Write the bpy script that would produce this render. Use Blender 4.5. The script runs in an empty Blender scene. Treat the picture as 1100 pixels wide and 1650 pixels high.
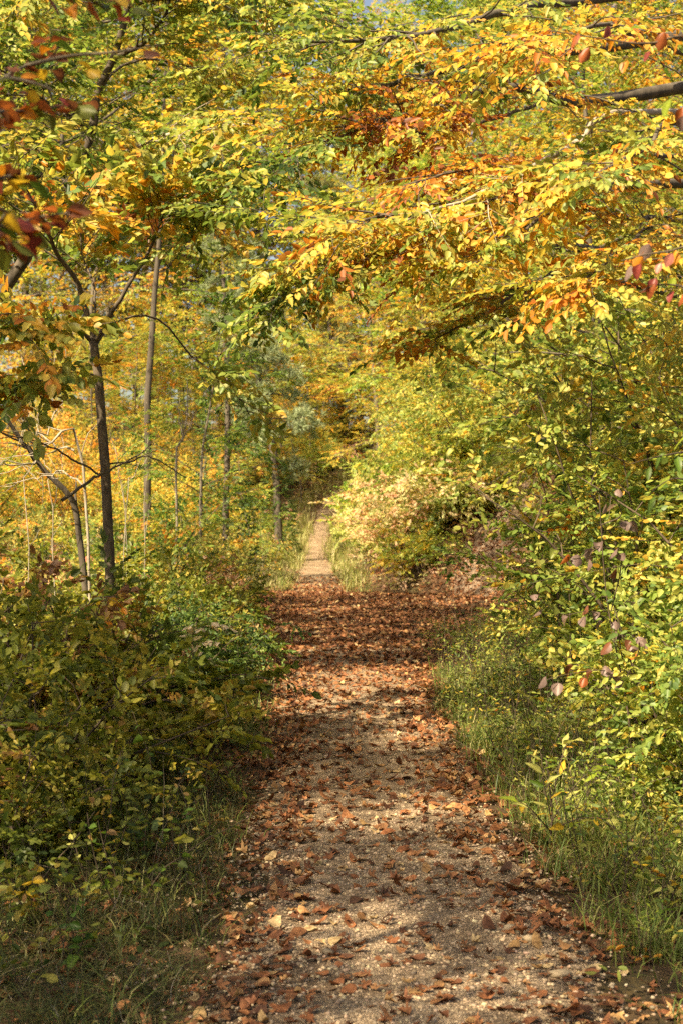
import bpy, math
import numpy as np
from mathutils import Vector

# ------------------------------------------------------------------ camera, sky, sun, exposure
scene = bpy.context.scene
C = scene.collection
F = 50.0 / 36.0 * 1650.0          # focal length in pixels of the 1100 x 1650 photograph
CAMZ = 1.65
cam_data = bpy.data.cameras.new('camera')
cam_data.sensor_fit = 'VERTICAL'; cam_data.sensor_height = 36.0; cam_data.sensor_width = 24.0
cam_data.lens = 50.0; cam_data.clip_start = 0.1; cam_data.clip_end = 2000.0
cam_data.dof.use_dof = True; cam_data.dof.focus_distance = 8.5; cam_data.dof.aperture_fstop = 4.5
cam = bpy.data.objects.new('camera', cam_data); C.objects.link(cam)
cam.location = (0, 0, CAMZ); cam.rotation_euler = (math.radians(90.125), 0, 0)
scene.camera = cam

SUN_EL = math.radians(46.0)
SUN_AZ = (-0.68, -0.73)            # horizontal direction towards the sun: from the left, a little behind the camera
world = bpy.data.worlds.new('World'); scene.world = world; world.use_nodes = True
wn = world.node_tree.nodes; wl = world.node_tree.links
sky = wn.new('ShaderNodeTexSky'); sky.sky_type = 'NISHITA'; sky.sun_disc = False
sky.sun_elevation = SUN_EL; sky.sun_rotation = math.atan2(SUN_AZ[0], SUN_AZ[1]) % (2 * math.pi)
sky.dust_density = 3.5; sky.ozone_density = 0.6; sky.air_density = 1.0
wn['Background'].inputs['Strength'].default_value = 0.072
wl.new(sky.outputs['Color'], wn['Background'].inputs['Color'])
sun_data = bpy.data.lights.new('sun', 'SUN'); sun_data.energy = 5.0
sun_data.angle = math.radians(0.53); sun_data.color = (1.0, 0.90, 0.72)
sun = bpy.data.objects.new('sun', sun_data); C.objects.link(sun); sun.location = (-30, -20, 40)
_h = math.hypot(*SUN_AZ)
sun_dir = Vector((-SUN_AZ[0] / _h * math.cos(SUN_EL), -SUN_AZ[1] / _h * math.cos(SUN_EL), -math.sin(SUN_EL)))
sun.rotation_euler = sun_dir.to_track_quat('-Z', 'Y').to_euler()
scene.view_settings.view_transform = 'Standard'; scene.view_settings.look = 'None'
scene.view_settings.exposure = 1.57; scene.view_settings.gamma = 1.0
scene.view_settings.use_curve_mapping = False
scene.view_settings.use_white_balance = True; scene.view_settings.white_balance_temperature = 7900   # the photograph's warm white balance
scene.render.engine = 'CYCLES'
cy = scene.cycles
cy.max_bounces = 5; cy.diffuse_bounces = 3; cy.glossy_bounces = 2; cy.transmission_bounces = 4
cy.transparent_max_bounces = 4; cy.caustics_reflective = False; cy.caustics_refractive = False
cy.sample_clamp_indirect = 6.0
cy.use_denoising = False; cy.use_adaptive_sampling = True; cy.adaptive_threshold = 0.02
scene.render.film_transparent = False

# ------------------------------------------------------------------ small maths
def rng(seed): return np.random.default_rng(seed)
def unit(v):
    v = np.asarray(v, float); return v / np.maximum(np.linalg.norm(v, axis=-1, keepdims=True), 1e-9)
def sm(x, a, b):
    t = np.clip((np.asarray(x, float) - a) / (b - a), 0, 1); return t * t * (3 - 2 * t)
_NG = rng(99).random((128, 128))
def vnoise(x, y):
    x = np.asarray(x, float); y = np.asarray(y, float)
    xi = np.floor(x).astype(int); yi = np.floor(y).astype(int); fx = x - xi; fy = y - yi
    fx = fx * fx * (3 - 2 * fx); fy = fy * fy * (3 - 2 * fy)
    g = lambda a, b: _NG[a % 128, b % 128]
    return (g(xi, yi) * (1 - fx) + g(xi + 1, yi) * fx) * (1 - fy) + (g(xi, yi + 1) * (1 - fx) + g(xi + 1, yi + 1) * fx) * fy
def fbm(x, y): return 0.55 * vnoise(x, y) + 0.3 * vnoise(x * 2.1 + 7, y * 2.1 + 3) + 0.15 * vnoise(x * 4.3 + 1, y * 4.3 + 9)

# ------------------------------------------------------------------ the lie of the land
PY = [-40, 0, 5, 12, 16, 29, 38, 57, 66, 76, 86, 100, 140]
PXC = [0.25, 0.25, 0.25, 0.10, 0.12, -0.50, -0.66, -1.0, -0.95, -0.55, 1.7, 6.0, 16.0]
PHW = [0.66, 0.66, 0.66, 0.66, 0.80, 0.62, 0.52, 0.47, 0.42, 0.40, 0.45, 0.5, 0.5]
PZ = [0, 0, 0, 0, 0, 0, 0, 0.15, 1.05, 2.55, 4.0, 5.2, 7.5]
def pathx(y): return np.interp(y, PY, PXC)
def pathw(y): return np.interp(y, PY, PHW)
def pathz(y):
    y = np.asarray(y, float)
    return (np.interp(y - 2.5, PY, PZ) + np.interp(y, PY, PZ) + np.interp(y + 2.5, PY, PZ)) / 3.0
SIDE = np.array([(0.9, 25.5), (2.2, 27.6), (3.3, 30.2), (4.2, 33.0), (4.9, 36.0), (6.4, 40.0), (9.5, 45.0)])
def height(x, y):
    x = np.asarray(x, float); y = np.asarray(y, float)
    d = x - pathx(y)
    z = pathz(y)
    # right: a low bank near the camera, a level junction, then the steep hill between the two paths
    foot = np.interp(y, [0, 18, 22, 24.5, 28, 31.5, 60, 90], [1.1, 1.2, 1.6, 3.4, 3.2, 0.8, 0.7, 0.8])
    slope = np.interp(y, [0, 18, 25, 32, 60, 90], [0.30, 0.30, 0.6, 1.0, 0.8, 0.4])
    r = np.maximum(d - foot, 0); r = r * r / (r + 0.5)
    z = z + 9.0 * (1 - np.exp(-r * slope / 9.0))
    # left: gently rising wood floor
    l = np.maximum(-d - pathw(y) - 0.25, 0); l = l * l / (l + 0.8)
    ls = np.interp(y, [0, 12, 30, 60, 90], [0.05, 0.06, 0.13, 0.14, 0.12])
    z = z + 7.0 * (1 - np.exp(-l * ls / 7.0))
    off = sm(np.abs(d), 0.7, 2.0)
    z = z + off * (fbm(x * 0.9 + 31, y * 0.9) - 0.5) * 0.22
    dd = np.maximum(np.hypot(x, y - 30) - 110, 0)
    return z + dd * 0.06 + 0.025 * (vnoise(x * 2.2, y * 2.2) - 0.5)
def H(x, y): return float(height(x, y))
def P(px, py, d): return np.array([(px - 550) / F * d, d, CAMZ + (830 - py) / F * d])

# ------------------------------------------------------------------ materials (all procedural)
def mat(name):
    m = bpy.data.materials.new(name); m.use_nodes = True; m.node_tree.nodes.clear()
    return m, m.node_tree.nodes, m.node_tree.links
def rampnode(n, stops):
    r = n.new('ShaderNodeValToRGB'); e = r.color_ramp.elements
    while len(e) < len(stops): e.new(0.5)
    for el, (p, c) in zip(e, stops): el.position = p; el.color = (*c, 1)
    return r
def leaf_material(name, trans, rough=0.5, spots=0.0, scale=60.0, boost=(1.15, 1.12, 0.8)):
    m, n, l = mat(name)
    out = n.new('ShaderNodeOutputMaterial')
    at = n.new('ShaderNodeAttribute'); at.attribute_name = 'col'
    oi = n.new('ShaderNodeObjectInfo')
    mul = n.new('ShaderNodeMix'); mul.data_type = 'RGBA'; mul.blend_type = 'MULTIPLY'; mul.inputs[0].default_value = 1
    l.new(at.outputs['Color'], mul.inputs[6]); l.new(oi.outputs['Color'], mul.inputs[7])
    col = mul.outputs[2]
    if spots > 0:
        tc = n.new('ShaderNodeTexCoord'); nz = n.new('ShaderNodeTexNoise'); nz.inputs['Scale'].default_value = scale
        nz.inputs['Detail'].default_value = 3
        l.new(tc.outputs['Object'], nz.inputs['Vector'])
        rp = rampnode(n, [(0.36, (0.45, 0.36, 0.30)), (0.56, (1, 1, 1)), (0.8, (1.12, 1.08, 1.0))])
        l.new(nz.outputs['Fac'], rp.inputs[0])
        m2 = n.new('ShaderNodeMix'); m2.data_type = 'RGBA'; m2.blend_type = 'MULTIPLY'; m2.inputs[0].default_value = spots
        l.new(col, m2.inputs[6]); l.new(rp.outputs[0], m2.inputs[7]); col = m2.outputs[2]
    pb = n.new('ShaderNodeBsdfPrincipled'); pb.inputs['Roughness'].default_value = rough
    pb.inputs['Specular IOR Level'].default_value = 0.35
    l.new(col, pb.inputs['Base Color'])
    tr = n.new('ShaderNodeBsdfTranslucent')
    tm = n.new('ShaderNodeMix'); tm.data_type = 'RGBA'; tm.blend_type = 'MULTIPLY'; tm.inputs[0].default_value = 1
    tm.clamp_result = False
    tm.inputs[7].default_value = (*boost, 1); l.new(col, tm.inputs[6]); l.new(tm.outputs[2], tr.inputs['Color'])
    mx = n.new('ShaderNodeMixShader'); mx.inputs[0].default_value = trans
    l.new(pb.outputs[0], mx.inputs[1]); l.new(tr.outputs[0], mx.inputs[2]); l.new(mx.outputs[0], out.inputs['Surface'])
    return m
M_LEAF = leaf_material('living_leaf', 0.5, 0.45)
M_NEARLEAF = leaf_material('near_leaf', 0.5, 0.42, 0.5, 45.0)
M_DEADLEAF = leaf_material('fallen_leaf', 0.15, 0.7, 0.75, 55.0, (1.1, 1.0, 0.8))
M_GRASS = leaf_material('grass_blade', 0.35, 0.5)
M_NEEDLE = leaf_material('pine_needle', 0.3, 0.5)

def bark_material(name, c1, c2, scale=14.0, stretch=0.25, bump=0.6):
    m, n, l = mat(name)
    out = n.new('ShaderNodeOutputMaterial'); pb = n.new('ShaderNodeBsdfPrincipled')
    tc = n.new('ShaderNodeTexCoord'); mp = n.new('ShaderNodeMapping'); mp.inputs['Scale'].default_value = (1, 1, stretch)
    l.new(tc.outputs['Object'], mp.inputs[0])
    nz = n.new('ShaderNodeTexNoise'); nz.inputs['Scale'].default_value = scale; nz.inputs['Detail'].default_value = 5
    nz.inputs['Roughness'].default_value = 0.65
    l.new(mp.outputs[0], nz.inputs['Vector'])
    rp = rampnode(n, [(0.3, c1), (0.55, tuple((a + b) / 2 for a, b in zip(c1, c2))), (0.72, c2)])
    l.new(nz.outputs['Fac'], rp.inputs[0])
    oi = n.new('ShaderNodeObjectInfo')
    mul = n.new('ShaderNodeMix'); mul.data_type = 'RGBA'; mul.blend_type = 'MULTIPLY'; mul.inputs[0].default_value = 1
    l.new(rp.outputs[0], mul.inputs[6]); l.new(oi.outputs['Color'], mul.inputs[7])
    l.new(mul.outputs[2], pb.inputs['Base Color']); pb.inputs['Roughness'].default_value = 0.9
    bp = n.new('ShaderNodeBump'); bp.inputs['Strength'].default_value = bump; bp.inputs['Distance'].default_value = 0.01
    l.new(nz.outputs['Fac'], bp.inputs['Height']); l.new(bp.outputs[0], pb.inputs['Normal'])
    l.new(pb.outputs[0], out.inputs['Surface'])
    return m
M_BARK = bark_material('beech_bark', (0.055, 0.045, 0.032), (0.23, 0.19, 0.13), 22)
M_DARKBARK = bark_material('dark_bark', (0.03, 0.024, 0.017), (0.13, 0.105, 0.075), 12, 0.12, 1.0)
M_PALEBARK = bark_material('pale_bark', (0.20, 0.165, 0.12), (0.46, 0.41, 0.33), 16)
M_BROWNBARK = bark_material('brown_bark', (0.035, 0.027, 0.019), (0.17, 0.13, 0.085), 26, 0.3, 0.8)
M_TWIG = bark_material('twig_bark', (0.035, 0.024, 0.014), (0.12, 0.085, 0.055), 40, 0.5, 0.3)
M_DEADWOOD = bark_material('bleached_wood', (0.17, 0.14, 0.10), (0.40, 0.36, 0.28), 30)

def ground_material():
    m, n, l = mat('wood_floor')
    out = n.new('ShaderNodeOutputMaterial'); pb = n.new('ShaderNodeBsdfPrincipled')
    tc = n.new('ShaderNodeTexCoord')
    a = n.new('ShaderNodeTexNoise'); a.inputs['Scale'].default_value = 38; a.inputs['Detail'].default_value = 6; a.inputs['Roughness'].default_value = 0.7
    b = n.new('ShaderNodeTexNoise'); b.inputs['Scale'].default_value = 1.1; b.inputs['Detail'].default_value = 4
    v = n.new('ShaderNodeTexVoronoi'); v.inputs['Scale'].default_value = 16
    for t in (a, b, v): l.new(tc.outputs['Object'], t.inputs['Vector'])
    r1 = rampnode(n, [(0.28, (0.025, 0.016, 0.009)), (0.5, (0.085, 0.05, 0.026)), (0.68, (0.17, 0.10, 0.05)), (0.85, (0.26, 0.19, 0.11))])
    l.new(a.outputs['Fac'], r1.inputs[0])
    r2 = rampnode(n, [(0.42, (1, 1, 1)), (0.62, (0.55, 0.75, 0.38))])
    l.new(b.outputs['Fac'], r2.inputs[0])
    r3 = rampnode(n, [(0.0, (0.7, 0.6, 0.5)), (1.0, (1.25, 1.05, 0.9))])
    l.new(v.outputs['Color'], r3.inputs[0])
    m1 = n.new('ShaderNodeMix'); m1.data_type = 'RGBA'; m1.blend_type = 'MULTIPLY'; m1.inputs[0].default_value = 1
    l.new(r1.outputs[0], m1.inputs[6]); l.new(r2.outputs[0], m1.inputs[7])
    m2 = n.new('ShaderNodeMix'); m2.data_type = 'RGBA'; m2.blend_type = 'MULTIPLY'; m2.inputs[0].default_value = 1
    l.new(m1.outputs[2], m2.inputs[6]); l.new(r3.outputs[0], m2.inputs[7])
    l.new(m2.outputs[2], pb.inputs['Base Color']); pb.inputs['Roughness'].default_value = 0.95
    bp = n.new('ShaderNodeBump'); bp.inputs['Strength'].default_value = 0.8; bp.inputs['Distance'].default_value = 0.02
    l.new(a.outputs['Fac'], bp.inputs['Height']); l.new(bp.outputs[0], pb.inputs['Normal'])
    l.new(pb.outputs[0], out.inputs['Surface'])
    return m
def path_material(name, c_dark, c_mid, c_light, scale):
    m, n, l = mat(name)
    out = n.new('ShaderNodeOutputMaterial'); pb = n.new('ShaderNodeBsdfPrincipled')
    tc = n.new('ShaderNodeTexCoord')
    v = n.new('ShaderNodeTexVoronoi'); v.inputs['Scale'].default_value = scale
    v2 = n.new('ShaderNodeTexVoronoi'); v2.inputs['Scale'].default_value = scale; v2.feature = 'DISTANCE_TO_EDGE'
    b = n.new('ShaderNodeTexNoise'); b.inputs['Scale'].default_value = 1.7; b.inputs['Detail'].default_value = 6
    for t in (v, v2, b): l.new(tc.outputs['Object'], t.inputs['Vector'])
    sep = n.new('ShaderNodeSeparateColor'); l.new(v.outputs['Color'], sep.inputs[0])
    r1 = rampnode(n, [(0.0, c_dark), (0.45, c_mid), (1.0, c_light)]); l.new(sep.outputs[0], r1.inputs[0])
    r2 = rampnode(n, [(0.0, (0.35, 0.32, 0.28)), (0.12, (1, 1, 1))]); l.new(v2.outputs['Distance'], r2.inputs[0])
    r3 = rampnode(n, [(0.34, (0.50, 0.43, 0.36)), (0.62, (1.05, 1.0, 0.95))]); l.new(b.outputs['Fac'], r3.inputs[0])
    m1 = n.new('ShaderNodeMix'); m1.data_type = 'RGBA'; m1.blend_type = 'MULTIPLY'; m1.inputs[0].default_value = 1
    l.new(r1.outputs[0], m1.inputs[6]); l.new(r2.outputs[0], m1.inputs[7])
    m2 = n.new('ShaderNodeMix'); m2.data_type = 'RGBA'; m2.blend_type = 'MULTIPLY'; m2.inputs[0].default_value = 1
    l.new(m1.outputs[2], m2.inputs[6]); l.new(r3.outputs[0], m2.inputs[7])
    l.new(m2.outputs[2], pb.inputs['Base Color']); pb.inputs['Roughness'].default_value = 0.92
    bp = n.new('ShaderNodeBump'); bp.inputs['Strength'].default_value = 1.0; bp.inputs['Distance'].default_value = 0.012
    l.new(v2.outputs['Distance'], bp.inputs['Height']); l.new(bp.outputs[0], pb.inputs['Normal'])
    l.new(pb.outputs[0], out.inputs['Surface'])
    return m
M_GROUND = ground_material()
M_PATH = path_material('limestone_grit', (0.15, 0.105, 0.066), (0.36, 0.27, 0.18), (0.58, 0.46, 0.325), 95)
M_EARTH = path_material('trodden_earth', (0.09, 0.06, 0.04), (0.20, 0.14, 0.095), (0.36, 0.28, 0.20), 40)
def stone_material():
    m, n, l = mat('limestone_chip')
    out = n.new('ShaderNodeOutputMaterial'); pb = n.new('ShaderNodeBsdfPrincipled'); pb.inputs['Roughness'].default_value = 0.9
    at = n.new('ShaderNodeAttribute'); at.attribute_name = 'col'
    tc = n.new('ShaderNodeTexCoord'); nz = n.new('ShaderNodeTexNoise'); nz.inputs['Scale'].default_value = 150
    l.new(tc.outputs['Object'], nz.inputs['Vector'])
    rp = rampnode(n, [(0.3, (0.7, 0.66, 0.6)), (0.7, (1.1, 1.1, 1.1))]); l.new(nz.outputs['Fac'], rp.inputs[0])
    m1 = n.new('ShaderNodeMix'); m1.data_type = 'RGBA'; m1.blend_type = 'MULTIPLY'; m1.inputs[0].default_value = 1
    l.new(at.outputs['Color'], m1.inputs[6]); l.new(rp.outputs[0], m1.inputs[7]); l.new(m1.outputs[2], pb.inputs['Base Color'])
    l.new(pb.outputs[0], out.inputs['Surface'])
    return m
M_STONE = stone_material()

# ------------------------------------------------------------------ objects
def mesh_np(name, V, faces, col=None, smooth=False):
    """V (n,3); faces: list of int arrays (m,k), each array one polygon size; col (n,3) per vertex."""
    me = bpy.data.meshes.new(name)
    V = np.ascontiguousarray(V, np.float32)
    faces = [np.asarray(f, np.int32) for f in faces if len(f)]
    me.vertices.add(len(V)); me.vertices.foreach_set('co', V.ravel())
    li = np.concatenate([f.ravel() for f in faces]); tot = np.concatenate([np.full(len(f), f.shape[1], np.int32) for f in faces])
    st = np.concatenate([[0], np.cumsum(tot)[:-1]]).astype(np.int32)
    me.loops.add(len(li)); me.loops.foreach_set('vertex_index', li)
    me.polygons.add(len(tot)); me.polygons.foreach_set('loop_start', st); me.polygons.foreach_set('loop_total', tot)
    if smooth: me.polygons.foreach_set('use_smooth', np.ones(len(tot), bool))
    if col is not None:
        a = me.attributes.new('col', 'FLOAT_COLOR', 'POINT')
        a.data.foreach_set('color', np.concatenate([col, np.ones((len(col), 1))], 1).astype(np.float32).ravel())
    me.update(calc_edges=True)
    return me
def obj(name, me, material=None, parent=None, **props):
    o = bpy.data.objects.new(name, me); C.objects.link(o)
    if material and me is not None and not me.materials: me.materials.append(material)
    if parent is not None: o.parent = parent
    for k, v in props.items(): o[k] = v
    return o
def empty(name, label, cat, loc=(0, 0, 0), rotz=0.0, group=None):
    o = bpy.data.objects.new(name, None); C.objects.link(o); o.empty_display_size = 0.2
    o.location = loc; o.rotation_euler = (0, 0, rotz); o['label'] = label; o['category'] = cat
    if group: o['group'] = group
    return o
def dup(root, loc, rotz, s, label, group=None, tint=(1, 1, 1), tilt=(0, 0)):
    r = root.copy(); C.objects.link(r); r.location = loc; r.rotation_euler = (tilt[0], tilt[1], rotz)
    r.scale = s if isinstance(s, tuple) else (s, s, s); r['label'] = label
    if group: r['group'] = group
    elif 'group' in r: del r['group']
    for ch in list(root.children):
        c = ch.copy(); C.objects.link(c); c.parent = r
        if ch.get('tinted'): c.color = (*tint, 1)
        for g in list(ch.children):
            d = g.copy(); C.objects.link(d); d.parent = c
    return r
class Used:
    """hands out a prototype itself the first time, copies of it afterwards"""
    def __init__(self, root): self.root, self.first = root, True
    def put(self, loc, rotz, s, label, group=None, tint=(1, 1, 1), tilt=(0, 0)):
        if self.first:
            self.first = False; r = self.root
            r.location = loc; r.rotation_euler = (tilt[0], tilt[1], rotz); r.scale = s if isinstance(s, tuple) else (s, s, s)
            r['label'] = label
            if group: r['group'] = group
            for c in r.children:
                if c.get('tinted'): c.color = (*tint, 1)
            self.src = r; return r
        return dup(self.src, loc, rotz, s, label, group, tint, tilt)

# ------------------------------------------------------------------ wood: tapered tubes
class Wood:
    def __init__(self): self.V = []; self.Q = []; self.T = []; self.n = 0
    def tube(self, pts, rad, sides=6, rough=0.0, seed=0):
        pts = np.asarray(pts, float); rad = np.asarray(rad, float); m = len(pts)
        t = np.gradient(pts, axis=0); t = unit(t)
        u = np.cross(t[0], [0.31, 0.95, 0.05]);
        if np.linalg.norm(u) < 0.1: u = np.cross(t[0], [1, 0, 0])
        u = unit(u); ang = np.arange(sides) * 2 * np.pi / sides
        rs = rng(seed + 5).normal(0, rough, (m, sides)) if rough else np.zeros((m, sides))
        ring = []
        for i in range(m):
            u = unit(u - t[i] * np.dot(u, t[i])); w = np.cross(t[i], u)
            ring.append(pts[i] + (np.cos(ang)[:, None] * u + np.sin(ang)[:, None] * w) * (rad[i] * (1 + rs[i]))[:, None])
        V = np.concatenate(ring); b = self.n
        i = np.arange(m - 1)[:, None] * sides; j = np.arange(sides)[None]; jn = (j + 1) % sides
        q = np.stack([i + j, i + jn, i + sides + jn, i + sides + j], -1).reshape(-1, 4) + b
        self.V.append(V); self.Q.append(q); self.n += len(V)
        k = np.arange(1, sides - 1); last = b + (m - 1) * sides
        self.T.append(np.stack([np.full_like(k, last), last + k, last + k + 1], -1))
    def twigs(self, P0, P1, r0, r1):
        """many straight three-sided twigs at once"""
        P0 = np.asarray(P0); P1 = np.asarray(P1)
        if len(P0) == 0: return
        t = unit(P1 - P0); u = unit(np.cross(t, np.array([0.2, 0.3, 0.9]) + 0 * t)); w = np.cross(t, u)
        a = np.arange(3) * 2 * np.pi / 3
        off = np.cos(a)[None, :, None] * u[:, None] + np.sin(a)[None, :, None] * w[:, None]
        V = np.concatenate([P0[:, None] + off * r0, P1[:, None] + off * r1], 1)
        b = self.n + np.arange(len(P0))[:, None] * 6
        for j in range(3):
            jn = (j + 1) % 3
            self.Q.append(b + np.array([[j, jn, 3 + jn, 3 + j]]))
        self.V.append(V.reshape(-1, 3)); self.n += len(P0) * 6
    def mesh(self, name, smooth=True):
        return mesh_np(name, np.concatenate(self.V), [np.concatenate(self.Q), np.concatenate(self.T) if self.T else np.zeros((0, 3), int)], None, smooth)
def curve(ctrl, n):
    """Catmull-Rom through control points"""
    c = np.asarray(ctrl, float); c = np.concatenate([[2 * c[0] - c[1]], c, [2 * c[-1] - c[-2]]])
    s = np.linspace(0, len(c) - 3 - 1e-6, n); i = s.astype(int); f = (s - i)[:, None]
    p0, p1, p2, p3 = c[i], c[i + 1], c[i + 2], c[i + 3]
    return 0.5 * (2 * p1 + (p2 - p0) * f + (2 * p0 - 5 * p1 + 4 * p2 - p3) * f ** 2 + (3 * p1 - p0 - 3 * p2 + p3) * f ** 3)
def wander(R, p, d, L, n, grav=0.0, wig=0.12):
    pts = [np.array(p, float)]; d = unit(d); st = L / n
    for k in range(n):
        d = unit(d + R.normal(0, wig, 3) + np.array([0, 0, grav])); pts.append(pts[-1] + d * st)
    return np.array(pts)

# ------------------------------------------------------------------ leaves
RAMP = [(0.00, (0.030, 0.062, 0.020)), (0.16, (0.080, 0.145, 0.034)), (0.34, (0.19, 0.265, 0.055)), (0.50, (0.36, 0.37, 0.090)),
        (0.62, (0.57, 0.42, 0.080)), (0.74, (0.58, 0.28, 0.045)), (0.86, (0.40, 0.13, 0.030)), (1.00, (0.17, 0.060, 0.026))]
PINK = [(0.00, (0.12, 0.16, 0.05)), (0.25, (0.30, 0.32, 0.11)), (0.45, (0.50, 0.46, 0.22)), (0.62, (0.60, 0.44, 0.30)),
        (0.80, (0.58, 0.32, 0.24)), (1.00, (0.40, 0.17, 0.11))]
OLIVE = [(0.00, (0.030, 0.055, 0.016)), (0.3, (0.075, 0.110, 0.024)), (0.55, (0.16, 0.19, 0.035)), (0.75, (0.33, 0.30, 0.06)),
         (0.9, (0.34, 0.20, 0.06)), (1.0, (0.20, 0.10, 0.05))]
LITTER = [(0.00, (0.065, 0.032, 0.020)), (0.25, (0.17, 0.070, 0.034)), (0.5, (0.30, 0.120, 0.050)), (0.7, (0.37, 0.18, 0.080)),
          (0.86, (0.45, 0.28, 0.12)), (1.0, (0.60, 0.45, 0.24))]
def ramp(r, t):
    x = [a for a, _ in r]; c = np.array([b for _, b in r]); t = np.clip(t, 0, 1)
    return np.stack([np.interp(t, x, c[:, k]) for k in range(3)], -1)
LEAF4 = (np.array([(0, 0, 0), (0.42, 0.30, 0.07), (1, 0, -0.10), (0.42, -0.30, 0.07)]), [np.array([[0, 2, 1], [0, 3, 2]])])
LEAF6 = (np.array([(0, 0, 0), (0.27, 0.27, 0.07), (0.68, 0.25, 0.03), (1, 0, -0.14), (0.68, -0.25, 0.03), (0.27, -0.27, 0.07)]),
         [np.array([[0, 3, 2, 1], [0, 5, 4, 3]])])
NARROW6 = (LEAF6[0] * np.array([1, 0.62, 1]), LEAF6[1])
def spray_template(R, n, leaf, ll, spread=55, tilt=0.3, droop=0.12, jit=0.25):
    """twig of unit length along +x with n alternate leaves of length ll; returns verts (n,k,3)"""
    lv, _ = leaf; out = []
    for i in range(n):
        f = 0.12 + 0.88 * i / max(n - 1, 1); s = 1 if i % 2 else -1
        a = math.radians(spread) * (1 - 0.55 * f) * s + R.normal(0, jit)
        if i == n - 1: a = R.normal(0, 0.2)
        x = np.array([math.cos(a), math.sin(a), -droop - 0.2 * R.random()]); x = unit(x)
        nz = unit(np.array([R.normal(0, tilt), R.normal(0, tilt), 1.0])); y = unit(np.cross(nz, x)); z = np.cross(x, y)
        sz = ll * (0.72 + 0.5 * R.random()) * (0.85 if i in (0, n - 1) else 1)
        o = np.array([f, 0, -0.14 * f * f])
        out.append(o + (lv * sz * np.array([1, 0.75 + 0.5 * R.random(), R.normal(1.0, 1.1)])) @ np.stack([x, y, z]))
    return np.array(out)
def foliage_mesh(name, R, Pn, An, S, tone, leaf, temps, pal, tone_spray=0.08, tone_leaf=0.07, up_tilt=0.35, bright=0.22, up=None):
    """copies spray templates to points Pn with axes An and lengths S; one mesh, coloured leaf by leaf"""
    Pn = np.asarray(Pn, float); An = unit(An); N = len(Pn); tone = np.broadcast_to(tone, (N,))
    up0 = np.array([0, 0, 1.0]) if up is None else up
    nz = unit(up0 + R.normal(0, up_tilt, (N, 3))); y = unit(np.cross(nz, An)); z = np.cross(An, y)
    Rm = np.stack([An, y, z], 1) * np.asarray(S).reshape(-1, 1, 1)
    which = R.integers(0, len(temps), N); k = leaf[0].shape[0]
    Vs, Cs, Fs = [], [], [[] for _ in leaf[1]]; base = 0
    for ti, T in enumerate(temps):
        sel = np.where(which == ti)[0]
        if len(sel) == 0: continue
        nl = T.shape[0]; v = T.reshape(-1, 3)
        V = np.einsum('vj,njk->nvk', v, Rm[sel]) + Pn[sel][:, None]
        tl = (tone[sel] + R.normal(0, tone_spray, len(sel)))[:, None] + R.normal(0, tone_leaf, (len(sel), nl))
        c = ramp(pal, tl) * (1 - bright + 2 * bright * R.random((len(sel), nl, 1)))
        Cs.append(np.repeat(c.reshape(-1, 3), k, 0)); Vs.append(V.reshape(-1, 3))
        nb = base + np.arange(len(sel) * nl)[:, None, None] * k
        for fi, f in enumerate(leaf[1]): Fs[fi].append((nb + f[None]).reshape(-1, f.shape[1]))
        base += len(sel) * nl * k
    return mesh_np(name, np.concatenate(Vs), [np.concatenate(f) for f in Fs], np.concatenate(Cs))
def sprays_on(R, pts, n, L, start=0.2, flat=0.5, ang=50, both=True):
    """spray roots and axes along a branch polyline; flat=1 keeps them in the horizontal plane"""
    m = len(pts); s = start + (1 - start) * (np.arange(n) + R.random(n)) / n; s[-1] = 1.0
    x = s * (m - 1); i = np.minimum(x.astype(int), m - 2); f = (x - i)[:, None]
    p = pts[i] * (1 - f) + pts[i + 1] * f; t = unit(pts[i + 1] - pts[i])
    side = unit(np.cross(np.array([0, 0, 1.0]) + R.normal(0, 1 - flat, (n, 3)), t)) * np.where(np.arange(n) % 2, 1, -1)[:, None]
    a = np.radians(ang * (0.7 + 0.6 * R.random(n)))[:, None]; a[-1] *= 0.15
    ax = unit(t * np.cos(a) + side * np.sin(a) + R.normal(0, 0.12, (n, 3)))
    return p, ax, L * (0.65 + 0.6 * R.random(n))
T_BEECH = lambda seed, ll, n=10, leaf=LEAF6: [spray_template(rng(seed + i), n, leaf, ll) for i in range(6)]
T_BUSH = lambda seed, ll, n=10, leaf=LEAF6: [spray_template(rng(seed + i), n, leaf, ll, 65, 0.7, 0.05, 0.5) for i in range(6)]

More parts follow.
